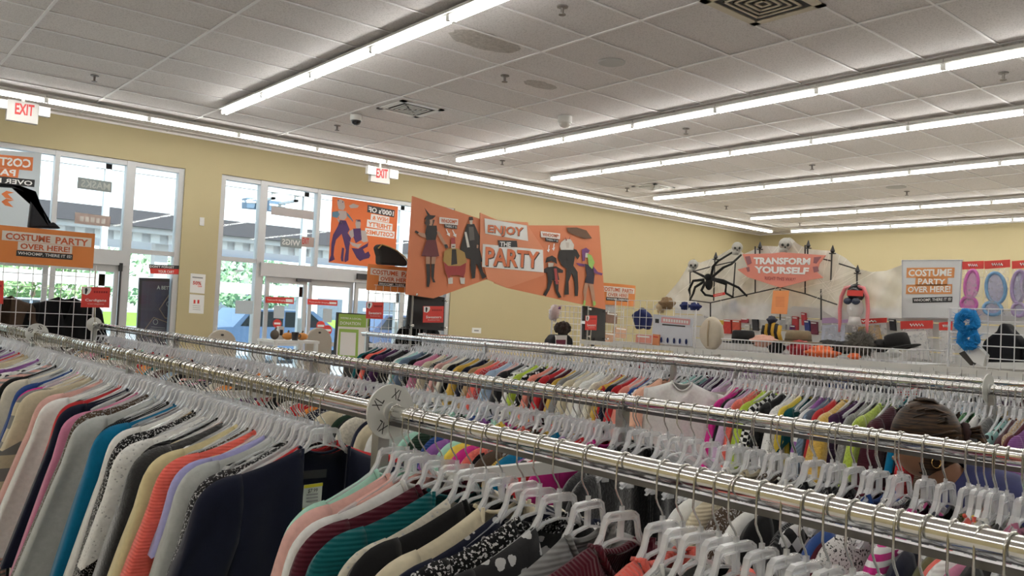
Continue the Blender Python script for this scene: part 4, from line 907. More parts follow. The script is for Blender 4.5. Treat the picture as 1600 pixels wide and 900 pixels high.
# clothes behind the end grids
def hang(kind, col, u, v, y, lab, w=1.1, p='plain', rz=0, h=1, cat=None, a=.3):
    c = onY(u, v, y); o = copy_tree(garment_proto(kind, 1)); o.location = (c.x, y, c.z+.15); o.scale = (w, 1.3, h); o.rotation_euler = (0, 0, rz)
    for q in (o, *o.children): q.color = (*CM[col], a); q.material_slots[0].material = fab(p)
    return tag(o, lab, cat or KW[kind])
hang('coat', 'black', 103, 466, YE+.09, 'black jacket hung behind the leftmost white wire grid', 1.05)
hang('cardigan', 'brown', 6, 464, YE+.09, 'dark brown cardigan at the left edge behind the wire grid', 1.0)
hang('coat', 'black', 655, 505, YE+.09, 'black jacket behind the dark panel and the middle wire grid', 1.0)
# department signs
def dept(quad, y, word, second, lab, stem=None, arm=0):
    o = sign_y('department_sign', quad, y, RED, lab, 'sign'); TL, TR, BR, BL = quad; W = TR[0]-TL[0]; H = BL[1]-TL[1]; sl = (TR[1]-TL[1])
    f = lambda s, t: (TL[0]+(TR[0]-TL[0])*s+(BL[0]-TL[0])*t, TL[1]+(TR[1]-TL[1])*s+(BL[1]-TL[1])*t)
    R4 = lambda s0, s1, t0, t1: [f(s0, t0), f(s1, t0), f(s1, t1), f(s0, t1)]
    if word: on(o, word, R4(.13, .88, .58, .74), WPRINT, y, bold=.015)
    if second: on(o, second, R4(.22, .8, .78, .88), M('pale_red_letter', (.75, .45, .42), .5), y, bold=0)
    for k in range(6): patch(o, R4(.42+k*.085, .48+k*.085, .19, .29), M('dark_red_letter', (.28, .01, .012), .5), y, name='faint_letter')
    pts = [f(0.02, .02), f(.30, .02), f(.33, .14), f(.28, .30), f(.18, .40), f(.02, .34)]; patch(o, pts, WPRINT, y)
    patch(o, [f(.10, .08), f(.16, .05), f(.20, .15), f(.16, .36), f(.11, .34)], DARK, y, lift=.004)
    if stem: q = MB(); q.tube([onY(*f(.5, 1), y), onY(*stem, y)], .006, 6); q.build('stem', CHROME, o)
    if arm: c_ = onY(TL[0]+W*.4, TL[1]+H*.5, y); bar('bracket', (c_.x-.02, y+.006, c_.z-.02), (c_.x+.02, 8.51 if arm == 1 else 8.66, c_.z+.02), o, CHROME)
    return o
dept([(128.5, 448), (172.5, 449), (171, 481), (126.5, 480)], 8.40, 'Cardigans', 'Cardigans', 'red Cardigans sign on the window end of the second rail', (148, 505))
dept([(-30, 437), (6, 438.5), (5, 475), (-31, 473)], 8.45, '', '', 'red department sign cut off by the left edge of the picture', arm=2)
dept([(573, 472), (599.5, 472.5), (598.5, 498.5), (572, 497.5)], 8.45, 'Sweaters', 'Suéteres', 'red Sweaters sign on the middle wire grid, left of the dark panel', arm=2)
dept([(661.5, 478.5), (693.5, 478.5), (692.5, 504), (661, 504)], 8.35, 'Sweaters', 'Suéteres', 'red Sweaters sign mounted on the left dark panel', arm=1)
dept([(915, 493), (933, 493), (932, 516), (914.5, 515.5)], 8.35, 'Sweaters', 'Suéteres', 'small red Sweaters sign on the right dark panel', (922, 536), arm=1)
PANEL = M('charcoal_panel', (.028, .029, .03), .55)
for quad, lab in (([(641, 455), (695, 465), (693.5, 517), (635, 513)], 'dark panel under the left end of the big banner'), ([(912, 478), (946, 482), (945.5, 534), (911, 530)], 'dark panel under the right end of the big banner')):
    o = sign_y('dark_board', quad, 8.5, PANEL, lab, 'panel', .03)
    bar('leg', (o.location.x-.02, 8.5, 0), (o.location.x+.02, 8.53, o.location.z-.2), o, PANEL)
    for i in (0, 1, 2, 3):
        u, v = quad[i]; du, dv = [(3, 5), (-4, 5), (-4, -5), (3, -5)][i]; c_ = onY(u+du, v+dv, 8.5); q = MB(); q.tube([c_, c_+V((0, -.10, 0))], .008, 8); q.ball(c_+V((0, -.10, 0)), .018, 8, 6); q.build('standoff_peg', CHROME, o, smooth=True)
# ---- the big folded banner
YBN = 8.40
zz = lambda *l: [(600+X/4, 290+Y/4) for X, Y in l]
t_ = thing('party_banner', 'huge bow-tie shaped orange ENJOY THE PARTY banner with costumed figures', 'banner', tuple(onY(790, 400, YBN)))
BANO = M('banner_orange', (.62, .20, .09), .5, var=.05, scale=3); BANC = M('banner_coral', (.66, .25, .13), .5, var=.04, scale=3)
for nm, pts, mt, y in (('left_panel', zz((177, 65), (640, 222), (645, 585), (310, 705), (135, 680)), BANO, YBN), ('right_panel', zz((700, 248), (1345, 250), (1385, 775), (770, 640), (690, 610)), BANO, YBN), ('centre_panel', zz((602, 170), (715, 218), (900, 230), (905, 260), (1000, 400), (1000, 560), (770, 640), (645, 585), (600, 400)), BANC, YBN-.02)):
    q = MB(); q.prism([onY(u, v, y) for u, v in pts], (0, .012, 0)); q.build(nm, mt, t_)
def bp_(pts, mat, lift=.026, nm='printed_patch'): flat(nm, [onY(u, v, YBN) for u, v in zz(*pts)], mat, t_, lift=(0, -lift, 0))
def bt_(txt, quad, mat, lift=.03, bold=.03, jig=0): letters(txt, [onY(u, v, YBN) for u, v in zz(*quad)], mat, t_, lift=(0, -lift, 0), bold=bold, jig=jig)
bp_([(620, 205), (885, 250), (893, 347), (625, 300)], WPRINT); bp_([(610, 365), (985, 402), (990, 543), (605, 508)], WPRINT); bp_([(703, 342), (822, 345), (826, 386), (710, 384)], DARK, .027)
BORG = M('banner_letter', (.62, .17, .07), .5)
bt_('ENJOY', [(643, 248), (866, 265), (858, 338), (640, 308)], DARK, .028); bt_('ENJOY', [(640, 245), (862, 262), (854, 334), (637, 304)], BORG, .032)
bt_('THE', [(715, 350), (785, 354), (782, 384), (715, 380)], WPRINT, .03)
bt_('PARTY', [(631, 388), (968, 420), (960, 524), (628, 506)], DARK, .028); bt_('PARTY', [(625, 382), (962, 414), (954, 517), (622, 499)], BORG, .032)
for w_, bl, a1, a2 in (([(342, 197), (460, 210), (458, 247), (342, 238)], [(372, 240), (452, 250), (452, 272), (373, 264)], (385, 272), (425, 278)), ([(975, 285), (1097, 300), (1095, 335), (977, 322)], [(1003, 325), (1085, 338), (1085, 356), (1004, 347)], (1028, 372), (1060, 362))):
    bp_(w_, WPRINT, .004+.010); bt_('WHOOMP!', [(w_[0][0]+8, w_[0][1]+8), (w_[1][0]-8, w_[1][1]+6), (w_[2][0]-8, w_[2][1]-8), (w_[3][0]+8, w_[3][1]-6)], BORG, .018)
    bp_(bl, DARK, .016); bt_('THERE IT IS', [(bl[0][0]+4, bl[0][1]+5), (bl[1][0]-4, bl[1][1]+4), (bl[2][0]-4, bl[2][1]-5), (bl[3][0]+4, bl[3][1]-4)], WPRINT, .02, .01)
    for k, (x, y) in enumerate((a1, a2)):
        d = 1 if a1[0] < 600 else -.3
        bp_([(x-3, y), (x+3, y), (x+3+14*d, y+26), (x+10+14*d, y+24), (x+3+20*d, y+46), (x-10+12*d, y+32), (x-3+12*d, y+28)], WPRINT, .012)
pk = {n_: M('print_'+n_, c_, .55, var=.1, scale=20) for n_, c_ in dict(skin=(.42, .24, .16), pale=(.55, .50, .45), blk=(.018, .015, .015), mar=(.13, .025, .03), hair=(.05, .03, .025), must=(.38, .24, .07), red=(.32, .04, .04), grey=(.10, .09, .08), brown=(.12, .06, .03), nav=(.025, .02, .04), grn=(.30, .50, .12), pur=(.16, .05, .18), wht=(.66, .63, .58)).items()}
FIG = [('hair', [(262, 205), (250, 235), (268, 262), (303, 250), (314, 215)]), ('skin', [(282, 213), (300, 213), (299, 240), (284, 242)]), ('blk', [(248, 138), (285, 185), (320, 188), (302, 208), (265, 216), (248, 208), (268, 185)]), ('skin', [(280, 240), (296, 240), (296, 275), (280, 275)]), ('blk', [(262, 250), (325, 250), (330, 290), (318, 345), (262, 345), (253, 300)]),
       ('skin', [(253, 300), (258, 328), (225, 318), (205, 300), (215, 292)]), ('blk', [(215, 292), (205, 302), (187, 290), (195, 280)]), ('skin', [(325, 282), (342, 290), (388, 370), (376, 386), (332, 312)]), ('blk', [(372, 368), (390, 368), (398, 388), (378, 392)]), ('mar', [(262, 340), (320, 340), (340, 440), (310, 448), (228, 440)]), ('skin', [(256, 445), (286, 445), (283, 492), (258, 492)]), ('skin', [(292, 445), (319, 445), (313, 492), (291, 492)]), ('blk', [(257, 490), (283, 490), (283, 600), (276, 635), (262, 632), (263, 570)]), ('blk', [(290, 490), (312, 490), (306, 580), (317, 605), (300, 605), (290, 570)]),
       ('red', [(415, 325), (438, 325), (441, 366), (414, 366)]), ('pale', [(414, 365), (442, 365), (440, 408), (416, 408)]), ('blk', [(420, 378), (436, 378), (436, 384), (420, 384)]), ('red', [(370, 480), (508, 470), (502, 540), (490, 578), (465, 560), (410, 560), (400, 582), (378, 540)]), ('must', [(372, 410), (400, 393), (455, 393), (498, 418), (512, 480), (470, 502), (395, 502), (362, 470)]), ('blk', [(418, 398), (445, 398), (452, 490), (414, 497)]), ('wht', [(396, 575), (426, 575), (426, 613), (398, 615)]), ('wht', [(470, 575), (502, 575), (500, 615), (475, 613)]),
       ('blk', [(515, 240), (560, 240), (600, 330), (628, 470), (600, 478), (500, 450), (468, 410), (488, 330)]), ('pale', [(530, 212), (550, 212), (548, 242), (533, 242)]), ('hair', [(527, 196), (550, 196), (554, 216), (528, 218)]), ('wht', [(498, 290), (511, 290), (532, 385), (516, 387)]), ('grey', [(525, 258), (555, 258), (562, 340), (530, 345)]), ('skin', [(575, 370), (586, 372), (584, 392), (574, 390)]), ('blk', [(538, 440), (590, 440), (615, 540), (637, 570), (610, 584), (580, 500), (571, 490), (565, 577), (545, 582), (535, 500)]),
       ('brown', [(1137, 263), (1200, 262), (1260, 280), (1295, 330), (1245, 332), (1180, 307), (1145, 290)]),
       ('pale', [(1020, 483), (1056, 483), (1050, 514), (1022, 514)]), ('blk', [(1003, 482), (1012, 450), (1045, 437), (1070, 453), (1076, 490), (1040, 470)]), ('blk', [(1015, 510), (1070, 504), (1115, 530), (1112, 546), (1082, 545), (1090, 590), (1050, 592), (1020, 600), (1014, 545), (980, 546), (978, 531)]), ('blk', [(1020, 595), (1048, 595), (1030, 650), (1006, 692), (988, 682), (1014, 640)]), ('blk', [(1055, 592), (1086, 600), (1085, 660), (1104, 698), (1086, 702), (1068, 665)]), ('red', [(1055, 518), (1073, 518), (1084, 617), (1068, 617)]), ('grey', [(958, 455), (964, 455), (968, 530), (974, 545), (958, 548), (962, 525)]),
       ('wht', [(1100, 355), (1125, 335), (1160, 335), (1182, 370), (1178, 402), (1100, 402), (1092, 380)]), ('pale', [(1130, 355), (1152, 355), (1148, 390), (1133, 390)]), ('red', [(1125, 318), (1131, 345), (1138, 342)]), ('red', [(1158, 315), (1150, 342), (1158, 345)]), ('blk', [(1090, 410), (1115, 390), (1165, 390), (1200, 402), (1220, 440), (1206, 462), (1190, 440), (1180, 500), (1206, 540), (1211, 640), (1208, 690), (1190, 690), (1185, 600), (1170, 548), (1150, 600), (1152, 680), (1122, 682), (1131, 600), (1136, 520), (1108, 500), (1084, 450)]),
       ('nav', [(1250, 488), (1302, 503), (1312, 560), (1306, 617), (1250, 606), (1262, 560)]), ('pale', [(1250, 415), (1275, 415), (1270, 450), (1254, 450)]), ('grn', [(1265, 425), (1292, 435), (1312, 480), (1297, 522), (1275, 500)]), ('pur', [(1232, 400), (1258, 388), (1282, 405), (1272, 422), (1255, 420), (1250, 470), (1235, 472)]), ('pur', [(1194, 483), (1250, 490), (1250, 506), (1215, 502)]), ('pur', [(1300, 500), (1332, 540), (1362, 548), (1356, 562), (1310, 547)]), ('skin', [(1250, 610), (1277, 612), (1262, 660), (1257, 715), (1244, 735), (1246, 700), (1240, 660)]), ('skin', [(1275, 615), (1302, 615), (1313, 690), (1314, 735), (1302, 745), (1294, 700)]), ('grn', [(1244, 715), (1257, 720), (1250, 752), (1238, 750)]), ('grn', [(1300, 722), (1316, 722), (1318, 745), (1302, 756)])]
for i, (k, pts) in enumerate(FIG): bp_(pts, pk[k], .013+.0004*(i % 20), 'printed_figure')
for x in (onY(650, 440, YBN).x, onY(925, 440, YBN).x):
    q = MB(); q.tube([(x, YBN+.05, 0), (x, YBN+.05, onY(700, 400, YBN).z)], .012, 8); q.build('support_pole', M('brushed_steel', (.42, .42, .41)), t_)
# ---- size dividers
def divider(x, y, r, label, txt=None):
    t_ = thing('size_divider', label, 'size marker', (x, y, RZ)); q = MB(); n = 36; prof = [(RR+.002, -.003), (r, -.003), (r, .003), (RR+.002, .003)]
    q.lathe(prof+[prof[0]], n, Matrix.Translation((x, y, RZ)) @ Matrix.Rotation(PI/2, 4, 'X'), cap=False); smooth_angle(q.build('disc', M('divider_plastic', (.70, .71, .68), .4), t_), 30)
    q = MB(); q.lathe([(RR+.001, -.012), (RR+.006, -.012), (RR+.006, .012), (RR+.001, .012)], 20, Matrix.Translation((x, y, RZ)) @ Matrix.Rotation(PI/2, 4, 'X')); q.build('hub', M('divider_plastic', (.70, .71, .68)), t_)
    if txt:
        for a in (20, 110, 215, 300):
            an = math.radians(a); c = V((math.sin(an), 0, math.cos(an)))*(r*.66); up = V((math.sin(an), 0, math.cos(an))); rt = V((math.cos(an), 0, -math.sin(an))); s = r*.19
            P_ = V((x, y-.0035, RZ))+c; letters(txt, [P_-rt*s*1.1+up*s, P_+rt*s*1.1+up*s, P_+rt*s*1.1-up*s, P_-rt*s*1.1-up*s], DARK, t_, bold=.0)
    return t_
c = onX(627, 643, X1); divider(X1, 1.80, .068, 'round white XL size divider on the nearest rail, beside the empty tube', 'XL')
divider(X1, 6.05, .066, 'round white size divider far left on the nearest rail', 'S')
divider(X2, 8.40, .066, 'round white disc at the window end of the second rail', None)
divider(X3, 1.74, .075, 'round white size divider on the third rail at right', None)
# ---- things near the doors
PED = M('beige_plastic', (.48, .43, .36), .5)
for u, v, wd, lab in ((348, 515, 47, 'beige round-topped security gate in front of the yellow pillar'), (500, 512, 41, 'beige round-topped security gate in front of the sliding doors')):
    y = 10.9; a = onY(u-wd/2, v+22, y); b_ = onY(u+wd/2, v+22, y); c = onY(u, v, y); r = (b_.x-a.x)/2; zc = c.z-r; t_ = thing('security_gate', lab, 'security gate', (c.x, y, 0), 'security gates by the doors')
    pts = [V((c.x+r*math.cos(t), y, zc+r*math.sin(t))) for t in [k*PI/16 for k in range(17)]]+[V((c.x-r, y, .05)), V((c.x+r, y, .05))]
    q = MB(); q.prism(pts, (0, .05, 0)); o = q.build('panel', PED, t_); bv = o.modifiers.new('b', 'BEVEL'); bv.width = .012; bv.segments = 2
    q = MB(); q.ball((c.x, y-.003, c.z-.07), (.022, .006, .014), 10, 6); q.build('indicator', DARK, t_); bar('base', (c.x-r-.03, y-.08, 0), (c.x+r+.03, y+.13, .05), t_, PED)
yd = 10.3; t_ = thing('donation_sign', 'green and white DONATION sign stand with a black frame by the doors', 'sign', tuple(onY(553, 560, yd)))
q = MB(); q.prism([onY(u, v, yd) for u, v in [(528, 488), (579, 491), (575, 575), (522, 572)]], (0, .05, 0)); q.build('board', M('black_frame', (.02, .02, .02), .5), t_)
GRN = M('lime_print', (.32, .50, .10), .5)
for i_, (qd, mt) in enumerate((([(529.5, 490), (577, 492.5), (575.5, 512), (528, 510)], GRN), ([(528, 510), (575.5, 512), (573, 573), (523.5, 571)], WPRINT), ([(529.5, 513.5), (560, 515), (558.5, 560), (527, 558)], GRN), ([(532, 518.5), (556, 520), (554.5, 556), (530, 554.5)], WPRINT))):
    flat('printed_patch', [onY(u, v, yd) for u, v in qd], mt, t_, lift=(0, -.002-.002*i_, 0))
letters("WE'RE A LOCAL", [onY(u, v, yd) for u, v in [(531, 495), (564, 497), (564, 500), (531, 498)]], WPRINT, t_, lift=(0, -.012, 0)); letters('DONATION', [onY(u, v, yd) for u, v in [(531, 502), (563, 503.5), (562.5, 508.5), (530.5, 507)]], WPRINT, t_, lift=(0, -.012, 0))
bar('stand', (onY(540, 560, yd).x, yd, 0), (onY(562, 560, yd).x, yd+.05, onY(550, 572, yd).z), t_, M('black_frame', (.02, .02, .02)))
# small goods on a low white table before the doors
yt = 9.7; tz = onY(450, 531, yt).z; xa, xb = onY(415, 530, yt).x, onY(485, 530, yt).x
t_ = thing('display_table', 'low white display table with small goods behind the second rail', 'table', ((xa+xb)/2, yt, 0)); bar('table_top', (xa, yt-.25, tz-.03), (xb, yt+.25, tz), t_, WHITE)
for x in (xa+.03, xb-.03):
    for y in (yt-.22, yt+.22): bar('leg', (x-.02, y-.02, 0), (x+.02, y+.02, tz-.03), t_, WHITE)
def small(name, u, y, rx, rz_, mat, lab, cat, sq=1):
    x = onY(u, 525, y).x; z = tz; q = MB(); q.ball((x, y, z+rz_), (rx, rx*.8, rz_), 14, 10); o = q.build(name, mat, smooth=True, loc=(x, y, z)); return tag(o, lab, cat)
o = small('gourd', 429, yt, .055, .06, M('dark_taupe', (.08, .06, .045), .7), 'dark brown round ornament at the left of the low display table', 'ornament')
q = MB(); q.tube([V(o.location)+V((0, 0, .11)), V(o.location)+V((.02, 0, .15))], .012, 6); q.build('stem', M('bark', (.12, .09, .06)), o)
for u, lab in ((450, 'left'), (472, 'right')):
    o = small('pumpkin', u, yt+.02, .075, .045, M('pumpkin_orange', (.55, .22, .04), .6, bump=.3, scale=14), f'small orange pumpkin ornament on the low display table, {lab} one', 'pumpkin'); q = MB(); q.tube([V(o.location)+V((0, 0, .085)), V(o.location)+V((.01, 0, .115))], .012, 6); q.build('stem', M('bark', (.12, .09, .06)), o)
x = onY(461, 525, yt-.1).x; q = MB(); q.lathe([(.035, 0), (.045, .10), (.042, .10), (.033, .01)], 16, Matrix.Translation((x, yt-.1, tz))); o = q.build('mug', M('black_ceramic', (.03, .025, .025), .3), loc=(x, yt-.1, tz)); tag(o, 'dark mug between the two orange pumpkins on the display table', 'mug')
q = MB(); q.tube([(x+.043, yt-.1, tz+.08), (x+.075, yt-.1, tz+.07), (x+.075, yt-.1, tz+.04), (x+.04, yt-.1, tz+.025)], .007, 6); q.build('handle', M('black_ceramic', (.03, .025, .025)), o)
x = onY(438, 525, yt+.1).x; q = MB(); q.box((x-.035, yt+.08, tz), (x+.035, yt+.14, tz+.16)); o = q.build('white_box', WHITE, loc=(x, yt+.1, tz)); tag(o, 'upright white box between the brown ornament and a pumpkin', 'box'); bar('label_patch', (x-.02, yt+.076, tz+.05), (x+.02, yt+.08, tz+.12), o, DARK)
# ================================================================ costume aisle at the right: white display rail, wire basket with hats
XG = 7.1; XD = 9.35
ya_, yb_ = 7.15, .2
t_ = thing('display_rack', 'white costume display rack with a wire hat basket, beyond the third and fourth rails', 'rack', (XG, yb_, 0))
RW = M('rack_offwhite', (.70, .69, .65), .4)
bar('hanging_rail', (XG-.02, yb_, RZ-.025), (XG+.02, ya_, RZ+.02), t_, RW); bar('hanging_rail', (XG+.55, yb_, RZ-.025), (XG+.59, ya_, RZ+.02), t_, RW)
for y in (.3, 3.05, 5.6, 7.05):
    for x in (XG, XG+.57): bar('post', (x-.025, y-.025, 0), (x+.025, y+.025, RZ-.02), t_, RW)
    bar('crossbar', (XG-.02, y-.02, RZ-.10), (XG+.59, y+.02, RZ-.05), t_, RW)
BY1, BY0 = onX(1128, 531, XG).y, onX(1432, 572, XG).y; BZ = RZ+.135
bk = thing('hat_basket', 'long white wire basket full of hats on the costume rack', 'basket', (XG, BY0, RZ+.02))
q = MB()
for k in range(int((BY1-BY0)/.038)+1):
    y = BY0+k*.038; q.tube([(XG-.01, y, BZ), (XG-.01, y, RZ+.02), (XG+.56, y, RZ+.022), (XG+.56, y, BZ)], .0035, 4)
q.build('basket_wires', WIRE, bk)
for x in (XG-.012, XG+.562):
    q = MB(); q.tube([(x, BY0, BZ), (x, BY1, BZ)], .006, 6); q.build('rim', WIRE, bk)
gridwall('gridwall', (XG+.45, onX(962, 470, XG+.45).y, 0), (XG+.45, onX(1088, 475, XG+.45).y, 0), .4, onX(1020, 470, XG+.45).z, .10, 'white wire grid with a blue hood and a card, left of the hat basket')
gridwall('gridwall', (XG+.02, onX(1484, 483, XG+.02).y, 0), (XG+.02, onX(1640, 483, XG+.02).y, 0), .4, onX(1545, 483, XG+.02).z, .097, 'white wire grid at the right edge, blue feather mask hung on it', r=.0045)
# hats in the basket
FELT = lambda n_, c_: M('felt_'+n_, c_, .92, var=.15, scale=40, bump=.2)
def hat(u, vb, crown_px, h_px, brim_px, mat, lab, tilt=0, xo=.28, dent=True, name='hat', band=None):
    p = onX(u, vb, XG+xo); k = pm(p); r, h, R = crown_px/2/k, h_px/k, brim_px/2/k
    t_ = thing(name, lab, 'hat', tuple(p)); m_ = Matrix.Rotation(tilt, 4, 'X')
    q = MB(); q.lathe([(R, .004), (R*.98, .010), (R*.8, .004), (r*1.02, .012), (r*1.02, 0), (R*.8, -.004), (R, .004)], 26, m_, cap=False); o = q.build('brim', mat, t_, local=True, smooth=True)
    q = MB(); q.lathe([(r, .005), (r*.98, h*.6), (r*.9, h*.92), (r*.7, h), (r*.25, h*(.85 if dent else 1.02)), (.002, h*(.82 if dent else 1.03))], 24, m_); q.build('crown', mat, t_, local=True, smooth=True)
    if band: q = MB(); q.lathe([(r*1.03, .012), (r*1.02, h*.28)], 24, m_, cap=False); q.build('hat_band', band, t_, local=True, smooth=True)
    return t_
def lump(name, u, v, rx, rz, mat, lab, cat, xo=.28, amp=.15, fr=3, ry=None, seed=1):
    p = onX(u, v, XG+xo); k = pm(p); rg = random.Random(seed); a, b_ = rg.uniform(0, 6), rg.uniform(0, 6)
    q = MB(); q.ball(tuple(p), (ry/k if ry else rx/k*.8, rx/k, rz/k), 24, 14, f=lambda d: 1+amp*math.sin(fr*d.x*3+a)*math.cos(fr*d.y*3+b_)+amp*.5*math.sin(d.z*7+a))
    o = q.build(name, mat, smooth=True, loc=tuple(p)); return tag(o, lab, cat)
hat(1161, 536, 36, 20, 66, FELT('black', (.015, .014, .014)), 'black felt hat at the left end of the hat basket')
lump('party_hat', 1194, 533, 22, 9, FELT('peach', (.66, .36, .28)), 'crumpled peach and white cap beside the black felt hat', 'cap')
lump('black_beanie', 1213, 543, 14, 9, FELT('black', (.015, .014, .014)), 'small black cap between the peach cap and the tan fedora', 'cap')
hat(1247, 535, 40, 19, 76, FELT('tan', (.22, .17, .105)), 'tan fedora with a wide brim in the hat basket', band=FELT('dark_tan', (.12, .09, .055)), dent=True)
lump('sequin_hat', 1251, 545, 21, 12, M('red_sequin', (.40, .02, .03), .3, var=.4, scale=160, bump=.8), 'shiny red sequin hat under the tan fedora', 'hat', xo=.16)
lump('orange_hat', 1284, 552, 24, 10, FELT('orange', (.80, .17, .06)), 'bright orange cap crumpled against the basket front', 'cap', xo=.10, amp=.25)
lump('black_beret', 1296, 541, 22, 9, FELT('black', (.015, .014, .014)), 'flat black beret behind the orange cap', 'hat', xo=.40)
lump('black_beret', 1320, 543, 24, 9, FELT('black', (.015, .014, .014)), 'flat black beret left of the grey curly wig', 'hat', xo=.36, seed=4)
p = onX(1345, 537, XG+.2); k = pm(p); rg = random.Random(5); q = MB(); q.ball(tuple(p), 19/k, 16, 10)
for i in range(900):
    d = V((rg.gauss(0, 1), rg.gauss(0, 1), rg.gauss(0, 1))).normalized(); a = V(p)+d*(17/k); c = a+(d+V((rg.gauss(0, .5), rg.gauss(0, .5), rg.gauss(0, .5))))*(7/k); s_ = d.orthogonal().normalized()*.006
    q.add([a-s_, a+s_, c], [(0, 1, 2)])
o = q.build('curly_wig', M('grey_fur', (.11, .10, .085), .95, var=.5, scale=60), loc=tuple(p)); tag(o, 'grey shaggy curly wig heaped in the hat basket', 'wig')
hat(1404, 545, 38, 24, 66, FELT('black', (.015, .014, .014)), 'black bowler hat tilted at the right end of the hat basket', tilt=-.25, dent=False)
lump('black_beanie', 1378, 540, 15, 9, FELT('black', (.015, .014, .014)), 'small black cap between the grey wig and the black bowler', 'cap', seed=3)
lump('white_toy', 1396, 552, 11, 7, M('plush_white', (.62, .62, .60), .9), 'small white plush piece against the basket front near the right end', 'toy', xo=.05)
lump('orange_hat', 1335, 557, 10, 5, FELT('orange', (.80, .17, .06)), 'small orange piece low in the basket below the grey wig', 'cap', xo=.06, seed=7)
BEE = M('bee_yellow', (.55, .33, .04), .9)
t_ = thing('bee_costume', 'black and yellow striped bee costume piece behind the peach cap', 'costume', tuple(onX(1208, 530, XG+.5)))
for i in range(6):
    p0 = onX(1194+i*5, 503+abs(i-2.5)*2.5, XG+.5); p1 = onX(1195+i*5, 532, XG+.5); q = MB(); q.tube([p0, (V(p0)+V(p1))/2+V((-.03, 0, 0)), p1], 3.2/pm(p0), 8); q.build('stripe', BEE if i % 2 else FELT('black', (.015, .014, .014)), t_, smooth=True)
lump('dark_wig', 1206, 500, 8, 6, M('blue_black_hair', (.02, .025, .05), .6), 'dark blue-black tuft above the striped bee costume', 'wig', xo=.5)
# things on the left grid
def slab(name, quad, x, th, mat, lab=None, cat=None, parent=None):
    pts = [onX(u, v, x) for u, v in quad]; q = MB(); q.prism(pts, (th, 0, 0)); c = sum(pts, V((0, 0, 0)))/len(pts)
    o = q.build(name, mat, parent, loc=None if parent else tuple(c)); return tag(o, lab, cat) if lab else o
def px_patch(o, quad, x, mat, lift=.004, nm='printed_patch'): return flat(nm, [onX(u, v, x) for u, v in quad], mat, o, lift=(-lift, 0, 0))
def px_text(o, txt, quad, x, mat, lift=.006, **k): return letters(txt, [onX(u, v, x) for u, v in quad], mat, o, lift=(-lift, 0, 0), **k)
o = slab('blue_hood', [(985, 492), (992, 486), (996, 485), (999, 479), (1003, 485), (1010, 490), (1013, 497), (1009, 516), (1002, 512), (992, 515), (989, 503)], XG+.46, .10, M('royal_blue_cloth', (.012, .02, .10), .9), 'royal blue hooded costume piece hung on the left wire grid', 'costume'); bv = o.modifiers.new('b', 'BEVEL'); bv.width = .03; bv.segments = 3; smooth_angle(o, 60)
o = slab('display_card', [(1021, 491), (1082, 497), (1080, 541), (1019, 536)], XG+.43, .02, M('card_white', (.66, .68, .74), .6), 'white card of small accessories with pink printing on the left wire grid', 'card')
PKP = M('pale_pink_print', (.72, .36, .36), .6)
px_patch(o, [(1034, 495), (1079, 499), (1078, 508), (1033, 504)], XG+.43, PKP); [px_patch(o, [(1037+k*4, 497.6+k*.38), (1039.8+k*4, 497.9+k*.38), (1039.6+k*4, 502.4+k*.36), (1036.8+k*4, 502.1+k*.36)], XG+.43, WPRINT, .006, 'faint_letter') for k in range(10)]; px_patch(o, [(1024, 498), (1030, 498.5), (1030, 505), (1024, 504.5)], XG+.43, DARK); px_patch(o, [(1035, 506), (1071, 509), (1071, 511), (1035, 508)], XG+.43, DARK)
for i, u in enumerate((1033, 1043, 1053, 1062, 1072)):
    q = MB(); p = onX(u, 531+i*.7, XG+.42); q.ball(tuple(p), (.008, 2.2/pm(p), 4.5/pm(p)), 8, 6); q.build('blue_trinket', M('royal_blue_cloth', (.012, .02, .10)), o, smooth=True)
o = slab('pink_box', [(994, 522), (1017, 524), (1016, 538), (993, 536)], XG+.45, .08, M('coral_box', (.72, .30, .24), .6), 'coral pink boxed costume on the left wire grid, low', 'box'); px_patch(o, [(996, 524), (1015, 525.5), (1015, 528), (996, 526.5)], XG+.45, WPRINT)
o = slab('orange_box', [(1020, 522), (1030, 523), (1029, 540), (1019, 539)], XG+.41, .02, M('deep_orange_box', (.70, .27, .12), .6), 'narrow orange packet low on the left wire grid', 'packet'); px_patch(o, [(1021, 525), (1028.5, 526), (1028.5, 528), (1021, 527)], XG+.41, RED)
for i, (a, c_, nm, lab) in enumerate(((950, 480, 'silver', 'silver hanging costume piece'), (953, 497, 'brown', 'brown patterned costume piece'), (967, 520, 'skin', 'tan costume packet'), (950, 528, 'skin', 'peach costume packet'))):
    o = sign_y('costume_packet', [(a-5, c_-9), (a+12, c_-7), (a+11, c_+9), (a-6, c_+7)], YE-.02, M('packet_'+nm, dict(silver=(.45, .44, .44), brown=(.2, .11, .08), skin=(.55, .33, .22))[nm], .6, var=.4, scale=30), lab+f', {["top", "second", "right", "bottom"][i]} of those right of the dark panel', 'packet', .05); patch(o, [(a-4, c_-8), (a+11, c_-6), (a+11, c_-4), (a-4, c_-6)], WPRINT, YE-.02)
p = onX(1112, 521, XG+.30); k = pm(p); q = MB(); q.lathe([(.001, -.05), (19/k, -.04), (22/k, 0), (19/k, .04), (.001, .05)], 28, Matrix.Translation(p) @ Matrix.Rotation(PI/2, 4, 'Y') @ Matrix.Diagonal((1.2, 1, 1, 1))); o = q.build('cream_bonnet', M('cream_gauze', (.60, .53, .42), .9, var=.12, scale=14, bump=.3), smooth=True, loc=tuple(p)); tag(o, 'round cream bonnet in a clear bag, left of the hat basket', 'hat')
q = MB(); q.tube([V(p)+V((-.06, dy, dz)) for dy, dz in ((0, -20/k), (.01, 0), (0, 20/k))], .008, 6); q.build('seam', M('cream_seam', (.45, .36, .24), .9), o, smooth=True)
